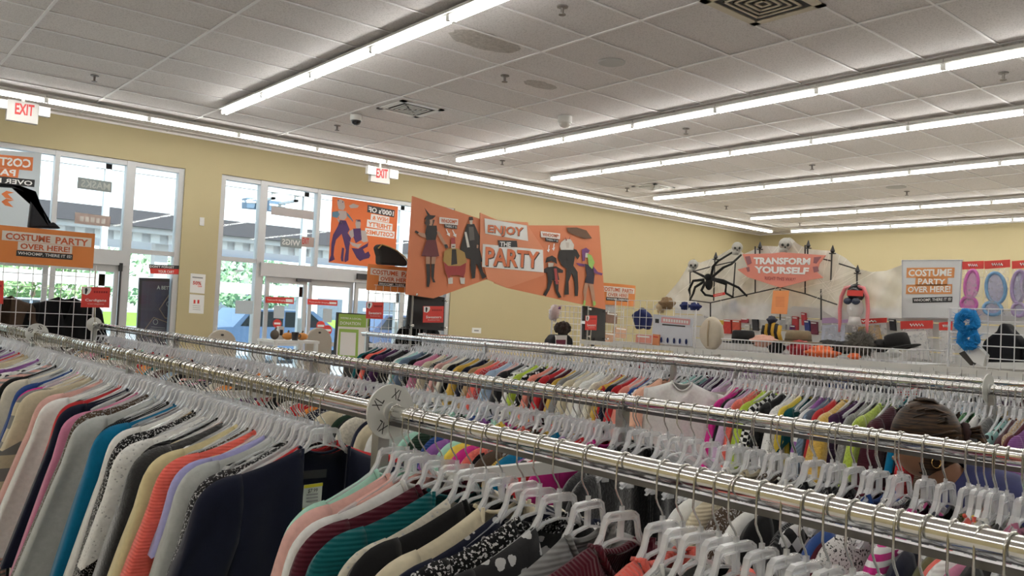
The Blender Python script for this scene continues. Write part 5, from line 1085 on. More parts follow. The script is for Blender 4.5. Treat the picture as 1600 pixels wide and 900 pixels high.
lump('teddy_hood', 1042, 474, 13, 9, M('brown_fur', (.22, .14, .07), .95, var=.5, scale=50, bump=.8), 'brown furry animal hood on top of the left wire grid', 'hood', xo=.5)
lump('cream_mask', 1033, 480, 8, 9, M('tan_fur', (.55, .42, .26), .95), 'cream furry piece left of the brown animal hood', 'hood', xo=.48)
lump('blue_hat', 1070, 478, 8, 6, M('royal_blue_cloth', (.012, .02, .10)), 'blue cap behind the left wire grid, left one', 'cap', xo=.47); lump('blue_hat', 1086, 479, 10, 6, M('royal_blue_cloth', (.012, .02, .10)), 'blue cap behind the left wire grid, right one', 'cap', xo=.47)
for i, (u, v, w_, h_, c_, lab) in enumerate(((1136, 510, 12, 22, (.55, .05, .04), 'red packet of face paint'), (1150, 508, 12, 16, (.60, .10, .06), 'bright red packet'), (1152, 521, 13, 11, (.20, .40, .26), 'green packet'), (1127, 502, 8, 10, (.70, .50, .08), 'small yellow packet'), (1167, 512, 8, 12, (.65, .62, .56), 'pale spotted packet'), (1163, 500, 10, 8, (.45, .05, .07), 'small red hair bow packet'))):
    o = slab('costume_packet', [(u-w_/2, v-h_/2), (u+w_/2, v-h_/2+.6), (u+w_/2, v+h_/2+.6), (u-w_/2, v+h_/2)], XD+.05, .04, M(f'packet_{i}', c_, .5, var=.25, scale=25), lab+' behind the left end of the hat basket', 'packet'); px_patch(o, [(u-w_/2+1, v-h_/2+1), (u+w_/2-1, v-h_/2+1.6), (u+w_/2-1, v-h_/2+3.6), (u-w_/2+1, v-h_/2+3)], XD+.05, WPRINT)
# things on the right grid
t_ = thing('feather_mask', 'bright blue feathered mask hung on the right wire grid', 'mask', tuple(onX(1512, 545, XG-.03)))
BLUF = M('blue_feather', (.0, .19, .50), .8, var=.5, scale=30, bump=.6)
q = MB(); rg = random.Random(3)
for i in range(420):
    cu, cv, r_ = (1511, 503, 13) if i % 2 else (1513, 529, 11); a = rg.uniform(0, 2*PI); p = onX(cu+r_*math.cos(a), cv+r_*math.sin(a), XG-.06+rg.uniform(-.04, .04)); d = V((rg.gauss(0, .6), rg.gauss(0, 1), rg.gauss(0, 1))).normalized(); s_ = d.orthogonal().normalized()*.006
    q.add([p-s_, p+s_, p+d*rg.uniform(.05, .085)], [(0, 1, 2)])
q.build('feathers', BLUF, t_)
for nm, (cu, cv, rx, rz, fr) in dict(upper_loop=(1511, 503, 17, 17, 0), lower_loop=(1513, 529, 14, 14, 0)).items():
    q = MB(); pts = [onX(cu+rx*.75*math.cos(a), cv+rz*.8*math.sin(a), XG-.05) for a in [i*PI/10 for i in range(20)]]; q.tube(pts, [(.04+.008*math.sin(i*2.3)) for i in range(20)], 8, closed=True); q.build(nm, BLUF, t_, smooth=True)
CAPE = M('black_cape', (.010, .010, .013), .9)
for pts, lab, nm in (([(1531, 548), (1536, 532), (1556, 517), (1561, 505), (1572, 505), (1578, 516), (1592, 530), (1594, 566), (1532, 566)], 'black cape gathered at its neck behind the right wire grid', 'black_cape'), ([(1594, 540), (1604, 512), (1640, 505), (1640, 570), (1594, 570)], 'black cape at the right edge behind the wire grid', 'black_cape')):
    o = slab(nm, pts, XG+.10, .16, CAPE, lab, 'cape'); bv = o.modifiers.new('b', 'BEVEL'); bv.width = .05; bv.segments = 3; smooth_angle(o, 70)
o = slab('costume_boots', [(1498, 552), (1507, 548), (1521, 566), (1516, 571)], XG-.02, .08, M('dark_boot', (.04, .035, .03), .6), 'dark boot cover with white top at the foot of the right wire grid', 'boots'); slab('white_top', [(1507, 548), (1526, 540), (1540, 555), (1536, 572), (1521, 566)], XG-.02, .08, WPRINT, parent=o)
# ---- the display wall behind: white slat panels, posters, packaged wings
XD = 9.35
t_ = thing('display_wall', 'white slatted display fixture behind the hat basket, holding packaged costumes', 'display', (XD+.1, 2, 0))
y_hi, y_lo = onX(1048, 500, XD).y, -1.5
ZT = onX(1300, 479, XD).z
for k in range(9):
    z = ZT-k*.16; bar('slat', (XD+.08, y_lo, z-.145), (XD+.12, y_hi, z), t_, M('slat_white', (.66, .66, .64), .5))
bar('base', (XD-.3, y_lo, 0), (XD+.12, y_hi, .18), t_, WHITE)
PX = XD-.02
o = slab('costume_poster', [(1408.5, 406), (1504, 405.5), (1498.5, 498), (1408, 497)], PX+.0, .01, M('poster_white', (.68, .69, .70), .55), 'white COSTUME PARTY poster with orange bands beside the packaged wings', 'poster')
POR = M('poster_orange', (.66, .27, .09), .5); GREYB = M('poster_edge', (.48, .49, .52), .5)
for qd in ([(1417, 418.5), (1492, 418), (1491, 434), (1416.5, 434)], [(1431, 433), (1481, 434), (1480, 446), (1430, 446)], [(1416.5, 445), (1488, 444), (1487.5, 459.5), (1415.5, 459.5)]): px_patch(o, qd, PX, POR)
px_patch(o, [(1426, 465.5), (1488.5, 463.5), (1488, 472), (1426, 473.5)], PX, DARK)
px_text(o, 'COSTUME', [(1420, 421), (1488, 420), (1487, 431.5), (1419.5, 432)], PX, WPRINT, bold=.035, jig=.0); px_text(o, 'PARTY', [(1435, 435), (1478, 436), (1477, 444.5), (1434.5, 444.5)], PX, WPRINT, bold=.03); px_text(o, 'OVER HERE!', [(1419, 448), (1486, 446.5), (1485.5, 456.5), (1418.5, 457)], PX, WPRINT, bold=.03); px_text(o, 'WHOOMP, THERE IT IS!', [(1428, 467), (1487, 465), (1486.5, 470.5), (1428, 472)], PX, WPRINT, bold=.015)
q = MB(); q.tube([onX(u, v, PX-.004) for u, v in ((1409.5, 407), (1503, 406.5), (1497.5, 497), (1409, 496))], .005, 4, closed=True); q.build('edge_band', GREYB, o)
BAG = sheer('clear_bag', (.80, .80, .82), .28, .1, .35)
def pack(hd, bag, lab, inner=None, x=PX, squig=True):
    t_ = thing('costume_pack', lab, 'packet', tuple(onX(*bag[-1], x)))
    q = MB(); q.prism([onX(u, v, x) for u, v in hd], (.012, 0, 0)); h = q.build('header_card', RED if not isinstance(inner, str) else LILP, t_)
    if squig:
        (u0, v0), (u1, v1) = hd[0], hd[1]; H = hd[3][1]-hd[0][1]; px_ = [(u0+(u1-u0)*(.3+.045*i), v0+(v1-v0)*.5+H*(.5+(.16 if i % 2 else -.12))) for i in range(10)]
        q = MB(); q.tube([onX(u, v, x-.005) for u, v in px_], .007, 4); q.build('printed_mark', WPRINT, h)
    q = MB(); n = 6; vs = []; TL, TR, BR, BL = [V((*c_, 0)) for c_ in bag]
    for i in range(n+1):
        for j in range(n+1):
            s, t = i/n, j/n; pp = (TL*(1-s)+TR*s)*(1-t)+(BL*(1-s)+BR*s)*t; b_ = .05*math.sin(PI*s)*math.sin(PI*t)+.008*math.sin(9*s+7*t); vs.append(onX(pp.x, pp.y, x)+V((-b_-.004, 0, 0)))
    q.add(vs, [(i*(n+1)+j, i*(n+1)+j+1, (i+1)*(n+1)+j+1, (i+1)*(n+1)+j) for i in range(n) for j in range(n)]); q.build('clear_bag', BAG, t_, smooth=True)
    return t_
LILP = M('lilac_card', (.50, .34, .55), .6)
def wings(t_, loops, mat, film, x=PX):
    for cu, cv, rx, rz, rot in loops:
        ol = [(cu+rx*math.cos(a)*math.cos(rot)-rz*math.sin(a)*math.sin(rot), cv+rx*math.cos(a)*math.sin(rot)+rz*math.sin(a)*math.cos(rot)) for a in [i*PI/12 for i in range(24)]]
        q = MB(); q.tube([onX(u, v, x-.02) for u, v in ol], .018, 6, closed=True); q.build('wing_rim', mat, t_, smooth=True)
        q = MB(); q.prism([onX(cu+(u-cu)*.92, cv+(v-cv)*.92, x-.016) for u, v in ol], (.006, 0, 0)); q.build('wing', film, t_)
a = pack([(1503, 409), (1537, 407.5), (1537, 420), (1503.5, 421)], [(1505, 421), (1537, 420), (1536, 484), (1503, 484)], 'pink packaged fairy wings, left of the three hanging wing packs')
wings(a, [(1518, 444, 10, 22, .12), (1514, 475, 12, 11, .2)], M('pink_tinsel', (.55, .14, .42), .5, var=.3, scale=30), M('pink_film', (.60, .20, .46), .4, var=.3, scale=20))
a = pack([(1538, 408), (1578, 405.5), (1578, 417.5), (1538.5, 420.5)], [(1539, 421), (1577, 418), (1575, 494), (1537, 494)], 'blue packaged fairy wings, middle of the three hanging wing packs')
wings(a, [(1556, 450, 15, 24, -.1), (1551, 482, 14, 10, .1)], M('blue_tinsel', (.16, .32, .52), .5, var=.3, scale=30), M('lilac_film', (.38, .36, .52), .4, var=.3, scale=20))
a = pack([(1581, 408), (1625, 405), (1625, 418), (1581, 420)], [(1582, 421), (1625, 419), (1624, 494), (1580, 494)], 'lilac packaged fairy wings at the right edge of the picture')
wings(a, [(1592, 448, 11, 25, .1), (1606, 440, 9, 20, .2), (1592, 484, 10, 10, 0)], M('lilac_tinsel', (.34, .26, .44), .5, var=.3, scale=30), M('lilac_film', (.38, .36, .52)))
WB = M('white_gauze_cloth', (.64, .63, .61), .9)
for i, (hd, bag, lab) in enumerate((([(1407, 502), (1457.5, 500.5), (1457, 513.5), (1407, 514.5)], [(1408, 514), (1457, 513), (1460, 566), (1412, 560)], 'white packaged costume with red header under the white poster, left one'), ([(1467, 504), (1488, 502), (1487, 516), (1467, 516)], [(1468, 516), (1490, 516), (1494, 568), (1468, 566)], 'white packaged costume with red header under the white poster, right one'),
                                     ([(1330, 499), (1385.5, 496.5), (1385, 504), (1331, 507)], [(1332, 507), (1385, 504), (1386, 540), (1334, 540)], 'packaged costume with long red header right of the mannequin head'))):
    a = pack(hd, bag, lab); q = MB(); us = [(bag[0][0]*.8+bag[1][0]*.2, bag[0][1]+4), (bag[0][0]*.2+bag[1][0]*.8, bag[1][1]+4), (bag[2][0]-5, bag[2][1]-3), (bag[3][0]+5, bag[3][1]-3)]; q.prism([onX(u, v, PX-.004) for u, v in us], (-.02, 0, 0)); q.build('folded_costume', WB if i < 2 else M('leopard_gold', (.42, .27, .10), .7, var=.6, scale=40), a)
a = pack([(1284, 497), (1325, 495), (1324, 504.5), (1284, 505)], [(1284, 505), (1324, 505), (1323, 540), (1281, 540)], 'pale blue packaged costume with a lilac header left of the mannequin head', inner='l', squig=False)
q = MB(); q.prism([onX(u, v, PX-.004) for u, v in ((1286, 508), (1321, 507), (1320, 538), (1284, 538))], (-.02, 0, 0)); q.build('folded_costume', M('pale_blue_satin', (.56, .60, .72), .6), a)
# mannequin head with goggles, cap and pink braids
hp = onX(1336, 482, XD-.3); k = pm(hp); t_ = thing('mannequin_head', 'white mannequin head wearing black goggles, a helmet and long pink braids', 'mannequin head', tuple(onX(1336, 506, XD-.3)))
q = MB(); q.ball(tuple(hp), (13/k, 12/k, 19/k), 20, 14, f=lambda d: 1-.12*max(0, -d.z)); q.tube([V(hp)+V((0, 0, -13/k)), V(hp)+V((0, 0, -26/k))], [8/k, 11/k], 14); q.ball(V(hp)+V((-13/k, 0, -2/k)), (3/k, 1.6/k, 3/k), 8, 6); q.build('head', M('mannequin_white', (.72, .70, .68), .5), t_, smooth=True)
q = MB(); q.ball(V(hp)+V((.01, 0, 24/k)), (14/k, 13/k, 15/k), 20, 10); q.build('helmet', M('glossy_black', (.02, .02, .022), .15), t_, smooth=True)
for s in (-1, 1):
    q = MB(); q.ball(V(hp)+V((-11/k, s*6.5/k, 11/k)), (5/k, 7/k, 5.5/k), 14, 8); q.build('goggle_lens', M('lens_blue_black', (.03, .04, .07), .08), t_, smooth=True)
    q = MB(); pts = [V(hp)+V((-4/k, s*y_/k, z_/k)) for y_, z_ in ((6, 34), (15, 32), (21, 18), (23, -2), (22, -22), (23, -38))]; q.tube(pts, [2.6/k, 3/k, 3.2/k, 3/k, 2.8/k, 1.5/k], 8); q.build('braid', M('pink_braid', (.72, .22, .24), .7, bump=.5, scale=60), t_, smooth=True)
q = MB(); q.prism([onX(u, v, XD-.3-15/k-.01) for u, v in ((1324, 453), (1349, 454), (1348, 463), (1323, 462))], (.006, 0, 0)); q.build('red_label', RED, t_)
# ---- the spooky fence: black picket panels, skulls, gauze, banner, spider
XF = 9.0
FB = M('fence_black', (.02, .02, .022), .5)
t_ = thing('picket_fence', 'black plastic graveyard fence with spear finials standing on the display', 'fence', tuple(onX(1220, 500, XF)))
def fx_(u, v, d=0): return onX(u, v, XF+d)
for pl in ([(1078.5, 424), (1078, 468)], [(1117, 403), (1115, 470)], [(1149, 410), (1145, 466)], [(1180, 385), (1180, 457)], [(1187, 386), (1187, 402)], [(1219, 452), (1219, 500)], [(1258, 383), (1258, 459)], [(1262, 384), (1262, 400)], [(1300, 391), (1298, 440)], [(1339, 422), (1339, 446)], [(1110, 472), (1110, 500)], [(1283, 452), (1283, 500)]):
    q = MB(); q.tube([fx_(*a) for a in pl], .009, 6); q.build('picket', FB, t_)
for pl in ([(1080, 425), (1117, 415), (1149, 408)], [(1078, 469), (1110, 473), (1146, 465), (1218, 449)], [(1218, 449), (1258, 459), (1308, 476)], [(1311, 412), (1340, 421)], [(1180, 400), (1258, 398), (1300, 408)]):
    q = MB(); q.tube([fx_(*a) for a in pl], .008, 6); q.build('rail', FB, t_)
for u, v in ((1118.5, 400), (1187.5, 384), (1263, 382), (1301, 390), (1340, 421)):
    p = fx_(u, v); q = MB(); q.lathe([(.004, -.045), (.028, -.02), (.004, .05)], 8, Matrix.Translation(p)); q.lathe([(.04, -.05), (.04, -.04)], 8, Matrix.Translation(p)); q.build('finial', FB, t_)
def skull(u, v, r, lab, face=-1):
    p = fx_(u, v, -.02); k = pm(p); R = r/k; t_ = thing('skull', lab, 'skull', tuple(p), 'skulls on the fence')
    q = MB(); q.ball(tuple(p), (R, R*.92, R), 20, 14, f=lambda d: 1-.10*max(0, -d.z)-.08*max(0, -d.x)*max(0, -d.z)*2); q.box(V(p)+V((-R*.85, -R*.42, -R*1.3)), V(p)+V((-R*.1, R*.42, -R*.6))); q.build('cranium', M('bone', (.42, .41, .37), .7, var=.2, scale=30), t_, smooth=True)
    dv = (CAMLOC-V(p)).normalized(); sd = dv.cross(V((0, 0, 1))).normalized()
    for s in (-1, 1):
        q = MB(); q.ball(V(p)+dv*R*.78+sd*(s*R*.36)+V((0, 0, -R*.05)), (R*.2, R*.24, R*.24), 10, 8); q.build('eye_socket', M('socket_dark', (.04, .04, .035), .9), t_, smooth=True)
    q = MB(); q.ball(V(p)+dv*R*.86+V((0, 0, -R*.42)), (R*.12, R*.1, R*.16), 8, 6); q.build('nose_hole', M('socket_dark', (.04, .04, .035)), t_)
    for s in range(4):
        q = MB(); cc = V(p)+dv*R*.80+sd*((s-1.5)*R*.18)+V((0, 0, -R*.85)); q.box(cc-V((.01, .008, R*.14)), cc+V((.01, .008, R*.14))); q.build('tooth', M('bone', (.42, .41, .37)), t_)
skull(1083, 414, 8.5, 'grey skull on the left corner of the spooky fence'); skull(1152, 387, 9, 'grey skull on the fence above the right end of the spider leg'); skull(1227, 382, 10.5, 'largest grey skull, under gauze at the top of the fence')
# gauze draped over fence and wall
WEB = sheer('web_gauze', (.90, .89, .86), .64, .9, .45, 5)
top = [(1022, 478), (1040, 463), (1060, 440), (1075, 415), (1084, 404), (1092, 411), (1118, 402), (1150, 384), (1162, 397), (1180, 389), (1189, 384), (1216, 385), (1222, 372), (1236, 371), (1246, 381), (1262, 389), (1284, 391), (1300, 392), (1320, 402), (1340, 420), (1362, 425), (1385, 423), (1409, 414)]
bot = [(1022, 482), (1050, 480), (1080, 486), (1120, 500), (1160, 498), (1200, 500), (1240, 478), (1280, 482), (1310, 500), (1350, 497), (1380, 496), (1409, 497)]
def itp(tab, u):
    for (a, x), (c, z) in zip(tab, tab[1:]):
        if u <= c: return x+(z-x)*(u-a)/(c-a)
    return tab[-1][1]
q = MB(); NU, NV = 80, 16; vs = []
for i in range(NU+1):
    u = 1022+(1409-1022)*i/NU
    for j in range(NV+1):
        v = itp(top, u)+(itp(bot, u)-itp(top, u))*j/NV; dd = .05*math.sin(u*.11+v*.05)+.010*math.sin(v*.21-u*.09)+.10
        vs.append(fx_(u, v, dd))
q.add(vs, [(i*(NV+1)+j, i*(NV+1)+j+1, (i+1)*(NV+1)+j+1, (i+1)*(NV+1)+j) for i in range(NU) for j in range(NV)])
o = q.build('web_gauze', WEB, smooth=True, loc=tuple(fx_(1220, 500))); tag(o, 'white stretched spider-web gauze draped over the fence and display', 'gauze')
q = MB(); rg = random.Random(9)
for i in range(22):
    u = rg.uniform(1080, 1380); v = itp(top, u); u2 = min(1408, max(1024, u+rg.uniform(-90, 90))); v2 = itp(top, u2)+rg.uniform(.4, 1)*(itp(bot, u2)-itp(top, u2)); q.tube([fx_(u, v, .02), fx_((u+u2)/2, (v+v2)/2+4, -.03), fx_(u2, v2, .0)], .0022, 3)
q.build('web_strands', M('web_white', (.78, .77, .74), .9), o)
# salmon banner
o = slab('shop_banner', [(1160, 397), (1206, 396), (1222, 394), (1290, 399), (1280, 412), (1276, 425), (1286, 434), (1266, 437), (1219, 449.5), (1168, 433), (1152, 421), (1168, 417)], XF-.13, .012, M('salmon_print', (.68, .24, .18), .6, var=.05), 'salmon TRANSFORM YOURSELF banner hung on the spooky fence', 'banner')
for i, (tx, qd, bo) in enumerate((('TRANSFORM', [(1178, 402), (1267, 403), (1266, 414), (1178, 413)], .05), ('YOURSELF', [(1179, 415.5), (1265, 418), (1263, 429), (1180, 427)], .05))):
    px_text(o, tx, qd, XF-.13, WPRINT, bold=bo)
px_text(o, 'RIGHT THIS WAY!', [(1195, 432), (1244, 434), (1242, 439.5), (1196, 437.5)], XF-.13, M('maroon_letter', (.25, .03, .04), .6), bold=0)
for qd in ([(1164, 401), (1172, 400), (1175, 411), (1168, 414)], [(1166, 418), (1171, 417), (1172, 424), (1168, 425)], [(1272, 402), (1284, 401), (1276, 412), (1271, 411)], [(1270, 417), (1278, 416), (1280, 424), (1272, 426)]): px_patch(o, qd, XF-.13, M('mauve_print', (.26, .10, .11), .6))
o = slab('orange_notice', [(1208, 454), (1233, 454), (1229.5, 491), (1204.5, 490)], XF-.16, .004, M('notice_orange', (.85, .33, .12), .6), 'plain orange paper notice hanging below the salmon banner', 'notice')
for i in range(7): px_patch(o, [(1212, 464+i*2.4), (1226, 464.3+i*2.4), (1226, 464.9+i*2.4), (1212, 464.6+i*2.4)], XF-.16, M('notice_line', (.55, .18, .07), .6), nm='printed_line')
# giant spider
sp_ = lambda X, Y, d=-.22: onX(1000+X/5.29, 330+Y/5.29, XF+d)
t_ = thing('giant_spider', 'giant black fuzzy spider with bent legs clinging to the fence', 'spider', tuple(sp_(565, 590)))
SB = M('spider_black', (.008, .008, .008), .95, bump=.6, scale=120)
p = sp_(570, 600, -.24); k = pm(p); q = MB(); q.ball(tuple(p), (.05, 6/k, 10/k), 18, 12); q.build('abdomen', SB, t_, smooth=True)
p = sp_(562, 545, -.26); q = MB(); q.ball(tuple(p), (.045, 6/k, 5.5/k), 16, 10); q.build('head', SB, t_, smooth=True)
for i, pl in enumerate(([(590, 530), (605, 455), (645, 412), (760, 342)], [(598, 542), (690, 465), (755, 437), (835, 362)], [(598, 558), (690, 574), (815, 632), (882, 700)], [(598, 565), (712, 604), (705, 675), (770, 712)], [(540, 545), (430, 492)], [(532, 566), (440, 575), (405, 650), (412, 680)], [(535, 578), (455, 628), (440, 680), (413, 735)], [(540, 590), (508, 655), (540, 692), (600, 702), (650, 690)])):
    n = len(pl); q = MB(); q.tube([sp_(X, Y, -.26*(1-.92*(j/(n-1))**2)-.10*math.sin(PI*j/(n-1))) for j, (X, Y) in enumerate(pl)], [.018-.005*j/(n-1) for j in range(n)], 8); q.build('leg', SB, t_, smooth=True)
o = slab('red_tag', [(1114, 460), (1132, 456.5), (1133, 460.5), (1115, 464)], XF-.36, .006, RED, parent=t_); px_patch(o, [(1117, 461), (1129, 458.6), (1129.2, 459.6), (1117.2, 462)], XF-.36, M('pale_red_letter', (.75, .45, .42)))
# costumes and packets along the display behind the fence
rg = random.Random(21); pc = [('blue', (.03, .05, .22)), ('red', (.45, .04, .05)), ('purple', (.12, .03, .16)), ('silver', (.45, .45, .47)), ('dark', (.03, .03, .035)), ('white', (.62, .62, .6)), ('maroon', (.16, .02, .05))]
spots_ = [(1146, 478, 'blue', 9, 20), (1120, 484, 'white', 10, 16), (1130, 480, 'dark', 5, 18), (1105, 490, 'silver', 10, 14), (1180, 505, 'dark', 9, 22), (1190, 488, 'white', 9, 14), (1222, 505, 'silver', 10, 18), (1232, 500, 'white', 9, 14), (1242, 505, 'red', 9, 22), (1256, 498, 'red', 7, 20), (1262, 510, 'blue', 8, 20), (1272, 512, 'maroon', 10, 20), (1238, 515, 'purple', 9, 16), (1395, 507, 'dark', 9, 18), (1160, 486, 'red', 12, 5)]
for i, (u, v, c_, w_, h_) in enumerate(spots_):
    sk = rg.uniform(-2, 2); o = slab('costume_packet', [(u-w_/2+sk, v-h_/2), (u+w_/2+sk, v-h_/2+1), (u+w_/2, v+h_/2+1), (u-w_/2, v+h_/2)], XD+.05, .04, M('pack_'+c_, dict(pc)[c_], .6, var=.4, scale=22), f'{c_} costume packet, {ORD[i]} from those listed left to right behind the hats' if False else f'{c_} costume packet behind the hats, ' + ['left under the spider', 'pale under the spider', 'narrow under the spider', 'left of the red face paint packet', 'left of the bee costume', 'under the gauze left of the orange notice', 'below the orange notice', 'right of the orange notice', 'above the tan fedora', 'tall, right of the tan fedora crown', 'slim, right of the red pair', 'rightmost above the fedora brim', 'low above the fedora crown', 'right of the long red header', 'small, flat beside the orange notice'][i], 'packet')
    px_patch(o, [(u-w_/2+1+sk, v-h_/2+1.5), (u+w_/2-1+sk, v-h_/2+2.2), (u+w_/2-1+sk, v-h_/2+4), (u-w_/2+1+sk, v-h_/2+3.4)], XD+.05, WPRINT)
# white grid with a wig and a dressed form, left of the right dark panel
xw = onY(880, 520, 9.2).x
gridwall('gridwall', (onY(862, 510, 9.25).x, 9.25, 0), (onY(908, 510, 9.25).x, 9.25, 0), .4, onY(885, 478, 9.25).z, .09, 'white wire stand behind the curly dark wig, left of the right dark panel', r=.006)
p = onY(866, 489, 9.1); k = pm(p); q = MB(); rg = random.Random(2); q.ball(tuple(p), (10/k, .06, 12/k), 14, 10, f=lambda d: 1+.2*math.sin(d.x*9+d.z*7)); o = q.build('white_feather_wig', M('white_plume', (.66, .62, .64), .9, var=.2, scale=50, bump=.7), smooth=True, loc=tuple(p)); tag(o, 'white feathery wig hung on the wire stand', 'wig'); q = MB(); q.tube([V(p)+V((5/k, -.03, 7/k)), V(p)+V((8/k, -.05, 9/k))], .02, 6); q.build('purple_bow', M('purple_bow', (.20, .08, .28), .7), o)
t_ = thing('dressed_form', 'dark curly wig over a black jacket with white front on a display form', 'display form', (onY(879, 540, 8.95).x, 8.95, 0))
p = onY(879, 513, 8.95); k = pm(p); q = MB(); rg = random.Random(8); q.ball(tuple(p), 11/k, 14, 10)
for i in range(60):
    d = V((rg.gauss(0, 1), rg.gauss(0, 1), rg.gauss(0, 1))).normalized(); q.ball(V(p)+V((d.x*12/k, d.y*9/k, d.z*8.5/k)), 3.4/k, 6, 5)
q.build('wig', M('dark_curls', (.025, .014, .012), .8, bump=.5, scale=60), t_, smooth=True)
q = MB(); q.prism([onY(u, v, 8.9) for u, v in ((861, 532), (868, 523), (890, 523), (896, 530), (898, 556), (860, 556))], (0, .16, 0)); o = q.build('jacket', M('black_cloth', (.012, .013, .018)), t_); bv = o.modifiers.new('b', 'BEVEL'); bv.width = .03; bv.segments = 3
q = MB(); q.prism([onY(u, v, 8.88) for u, v in ((869, 524), (886, 524), (885, 552), (870, 552))], (0, .03, 0)); q.build('shirt_front', WPRINT, t_)
q = MB(); q.prism([onY(u, v, 8.86) for u, v in ((870, 531), (884, 531), (883.5, 540), (870.5, 540))], (0, .02, 0)); q.build('maroon_patch', M('maroon_patch', (.16, .02, .05), .7), t_)
q = MB(); zt_ = onY(879, 556, 8.95).z; q.tube([(t_.location.x, 8.97, 0), (t_.location.x, 8.97, zt_+.1)], .02, 8); q.build('form_pole', CHROME, t_)
# hangers on the white display rail
spots = []; y = 7.0
while y > .4:
    if not BY0 < y < BY1: spots.append((XG, y, grng.gauss(0, .08)))
    y -= .11
for k_ in range(26): spots.append((XG+.57, .6+k_*.24, grng.gauss(0, .08)))
o = hanger_mass('clothes_hangers', [(x, y, r) for x, y, r in spots]); tag(o, 'clear hangers spread along the white costume display rail', 'hangers', kind='stuff')

# costumes on the far rail of the display rack, under the hat basket
seq5 = []; cc5 = ['navy', 'black', 'purple', 'charcoal', 'red', 'plum', 'silver_' , 'blue', 'black', 'maroon', 'grey', 'navy', 'white', 'purple', 'brown']
CM['silver_'] = (.4, .4, .42); y = 6.7; i = 0
while y > .6:
    seq5.append(G(cc5[(i*4) % 15] if (i*4) % 15 != 6 else 'grey', ['blouse', 't_shirt', 'cardigan', 'tank_top'][i % 4], FP[(i*3) % 7], y=y, f=1)); y -= .2; i += 1
uniq(seq5)
for i, g in enumerate(seq5):
    o = copy_tree(garment_proto(g['k'], i % 3)); o.location = (XG+.57, g['y'], RZ); o.rotation_euler = (0, 0, grng.gauss(0, .1))
    for q in (o, *o.children): q.color = (*CM[g['c']], .5); q.material_slots[0].material = fab(g['p'])
    p_ = seq5[i-1] if i else seq5[1]; n_ = seq5[i+1] if i+1 < len(seq5) else seq5[i-1]
    tag(o, f"{desc(g)} between {cword(p_['c'])} and {cword(n_['c'])} ones on the white costume rack", 'costume', 'costumes under the hat basket')
# ================================================================ the shopper bending between the second and third rails
hd = atD(1447, 690, 2.75)                        # centre of her head
R0 = V((RV.x, RV.y, 0)).normalized(); F0 = -R0   # she faces towards the picture's left, away a little
fw = (F0*.93+V((DV.x, DV.y, 0)).normalized()*.25).normalized(); lf = V((-fw.y, fw.x, 0))
def B(f, l, z): return V((hd.x, hd.y, 0))+fw*f+lf*l+V((0, 0, z))
hz = hd.z
body = bpy.data.meshes.new('person'); SKN = M('skin', (.24, .115, .065), .55, var=.08, scale=30)
jv = []; je = []; jr = []
def J(p, r, par=None):
    jv.append(p); jr.append(r); i = len(jv)-1
    if par is not None: je.append((par, i))
    return i
pel = J(B(-.42, 0, .88), .115); sp1 = J(B(-.33, 0, 1.0), .10, pel); chest = J(B(-.20, 0, hz-.21), .098, sp1); nk0 = J(B(-.09, 0, hz-.135), .062, chest); nk = J(B(-.045, 0, hz-.085), .056, nk0); J(B(-.02, 0, hz-.03), .058, nk)
for s in (-1, 1):
    hp_ = J(B(-.42, s*.10, .84), .105, pel); kn = J(B(-.38, s*.10, .47), .065, hp_); an = J(B(-.42, s*.10, .09), .042, kn); J(B(-.27, s*.12, .03), .036, an)
    sh = J(B(-.16, s*.165, hz-.21), .05, chest); el = J(B(-.02, s*.20, hz-.45), .045, sh); wr = J(B(.16, s*.15, hz-.38), .030, el); pa = J(B(.215, s*.145, hz-.37), .030, wr)
    for fi, (a, ln) in enumerate(((-.03, .07), (-.01, .08), (.01, .078), (.03, .062))):
        f1 = J(B(.255, s*(.145)+a, hz-.37), .0095, pa); f2 = J(B(.255+ln*.55, s*.145+a*1.1, hz-.385), .0085, f1); J(B(.255+ln, s*.145+a*1.1, hz-.41), .0075, f2)
    t1 = J(B(.22, s*.145-s*.045, hz-.375), .010, pa); J(B(.25, s*.145-s*.065, hz-.39), .0085, t1)
body.from_pydata([tuple(v) for v in jv], je, [])
po = bpy.data.objects.new('person', body); COL.objects.link(po); body.materials.append(SKN)
sk = po.modifiers.new('skin', 'SKIN'); sk.use_smooth_shade = True
for i, v in enumerate(body.skin_vertices[0].data): v.radius = (jr[i], jr[i]*(.78 if i in (pel, sp1, chest) else 1)); v.use_root = (i == pel)
po.modifiers.new('sub', 'SUBSURF').levels = 1; po.modifiers['sub'].render_levels = 2
tag(po, 'woman with a brown ponytail bending between the rails, only her head and neck visible', 'person')
def head_pt(f, l, z): return hd+fw*f+lf*l+V((0, 0, z))
mh = Matrix((( fw.x, lf.x, 0), (fw.y, lf.y, 0), (0, 0, 1)))
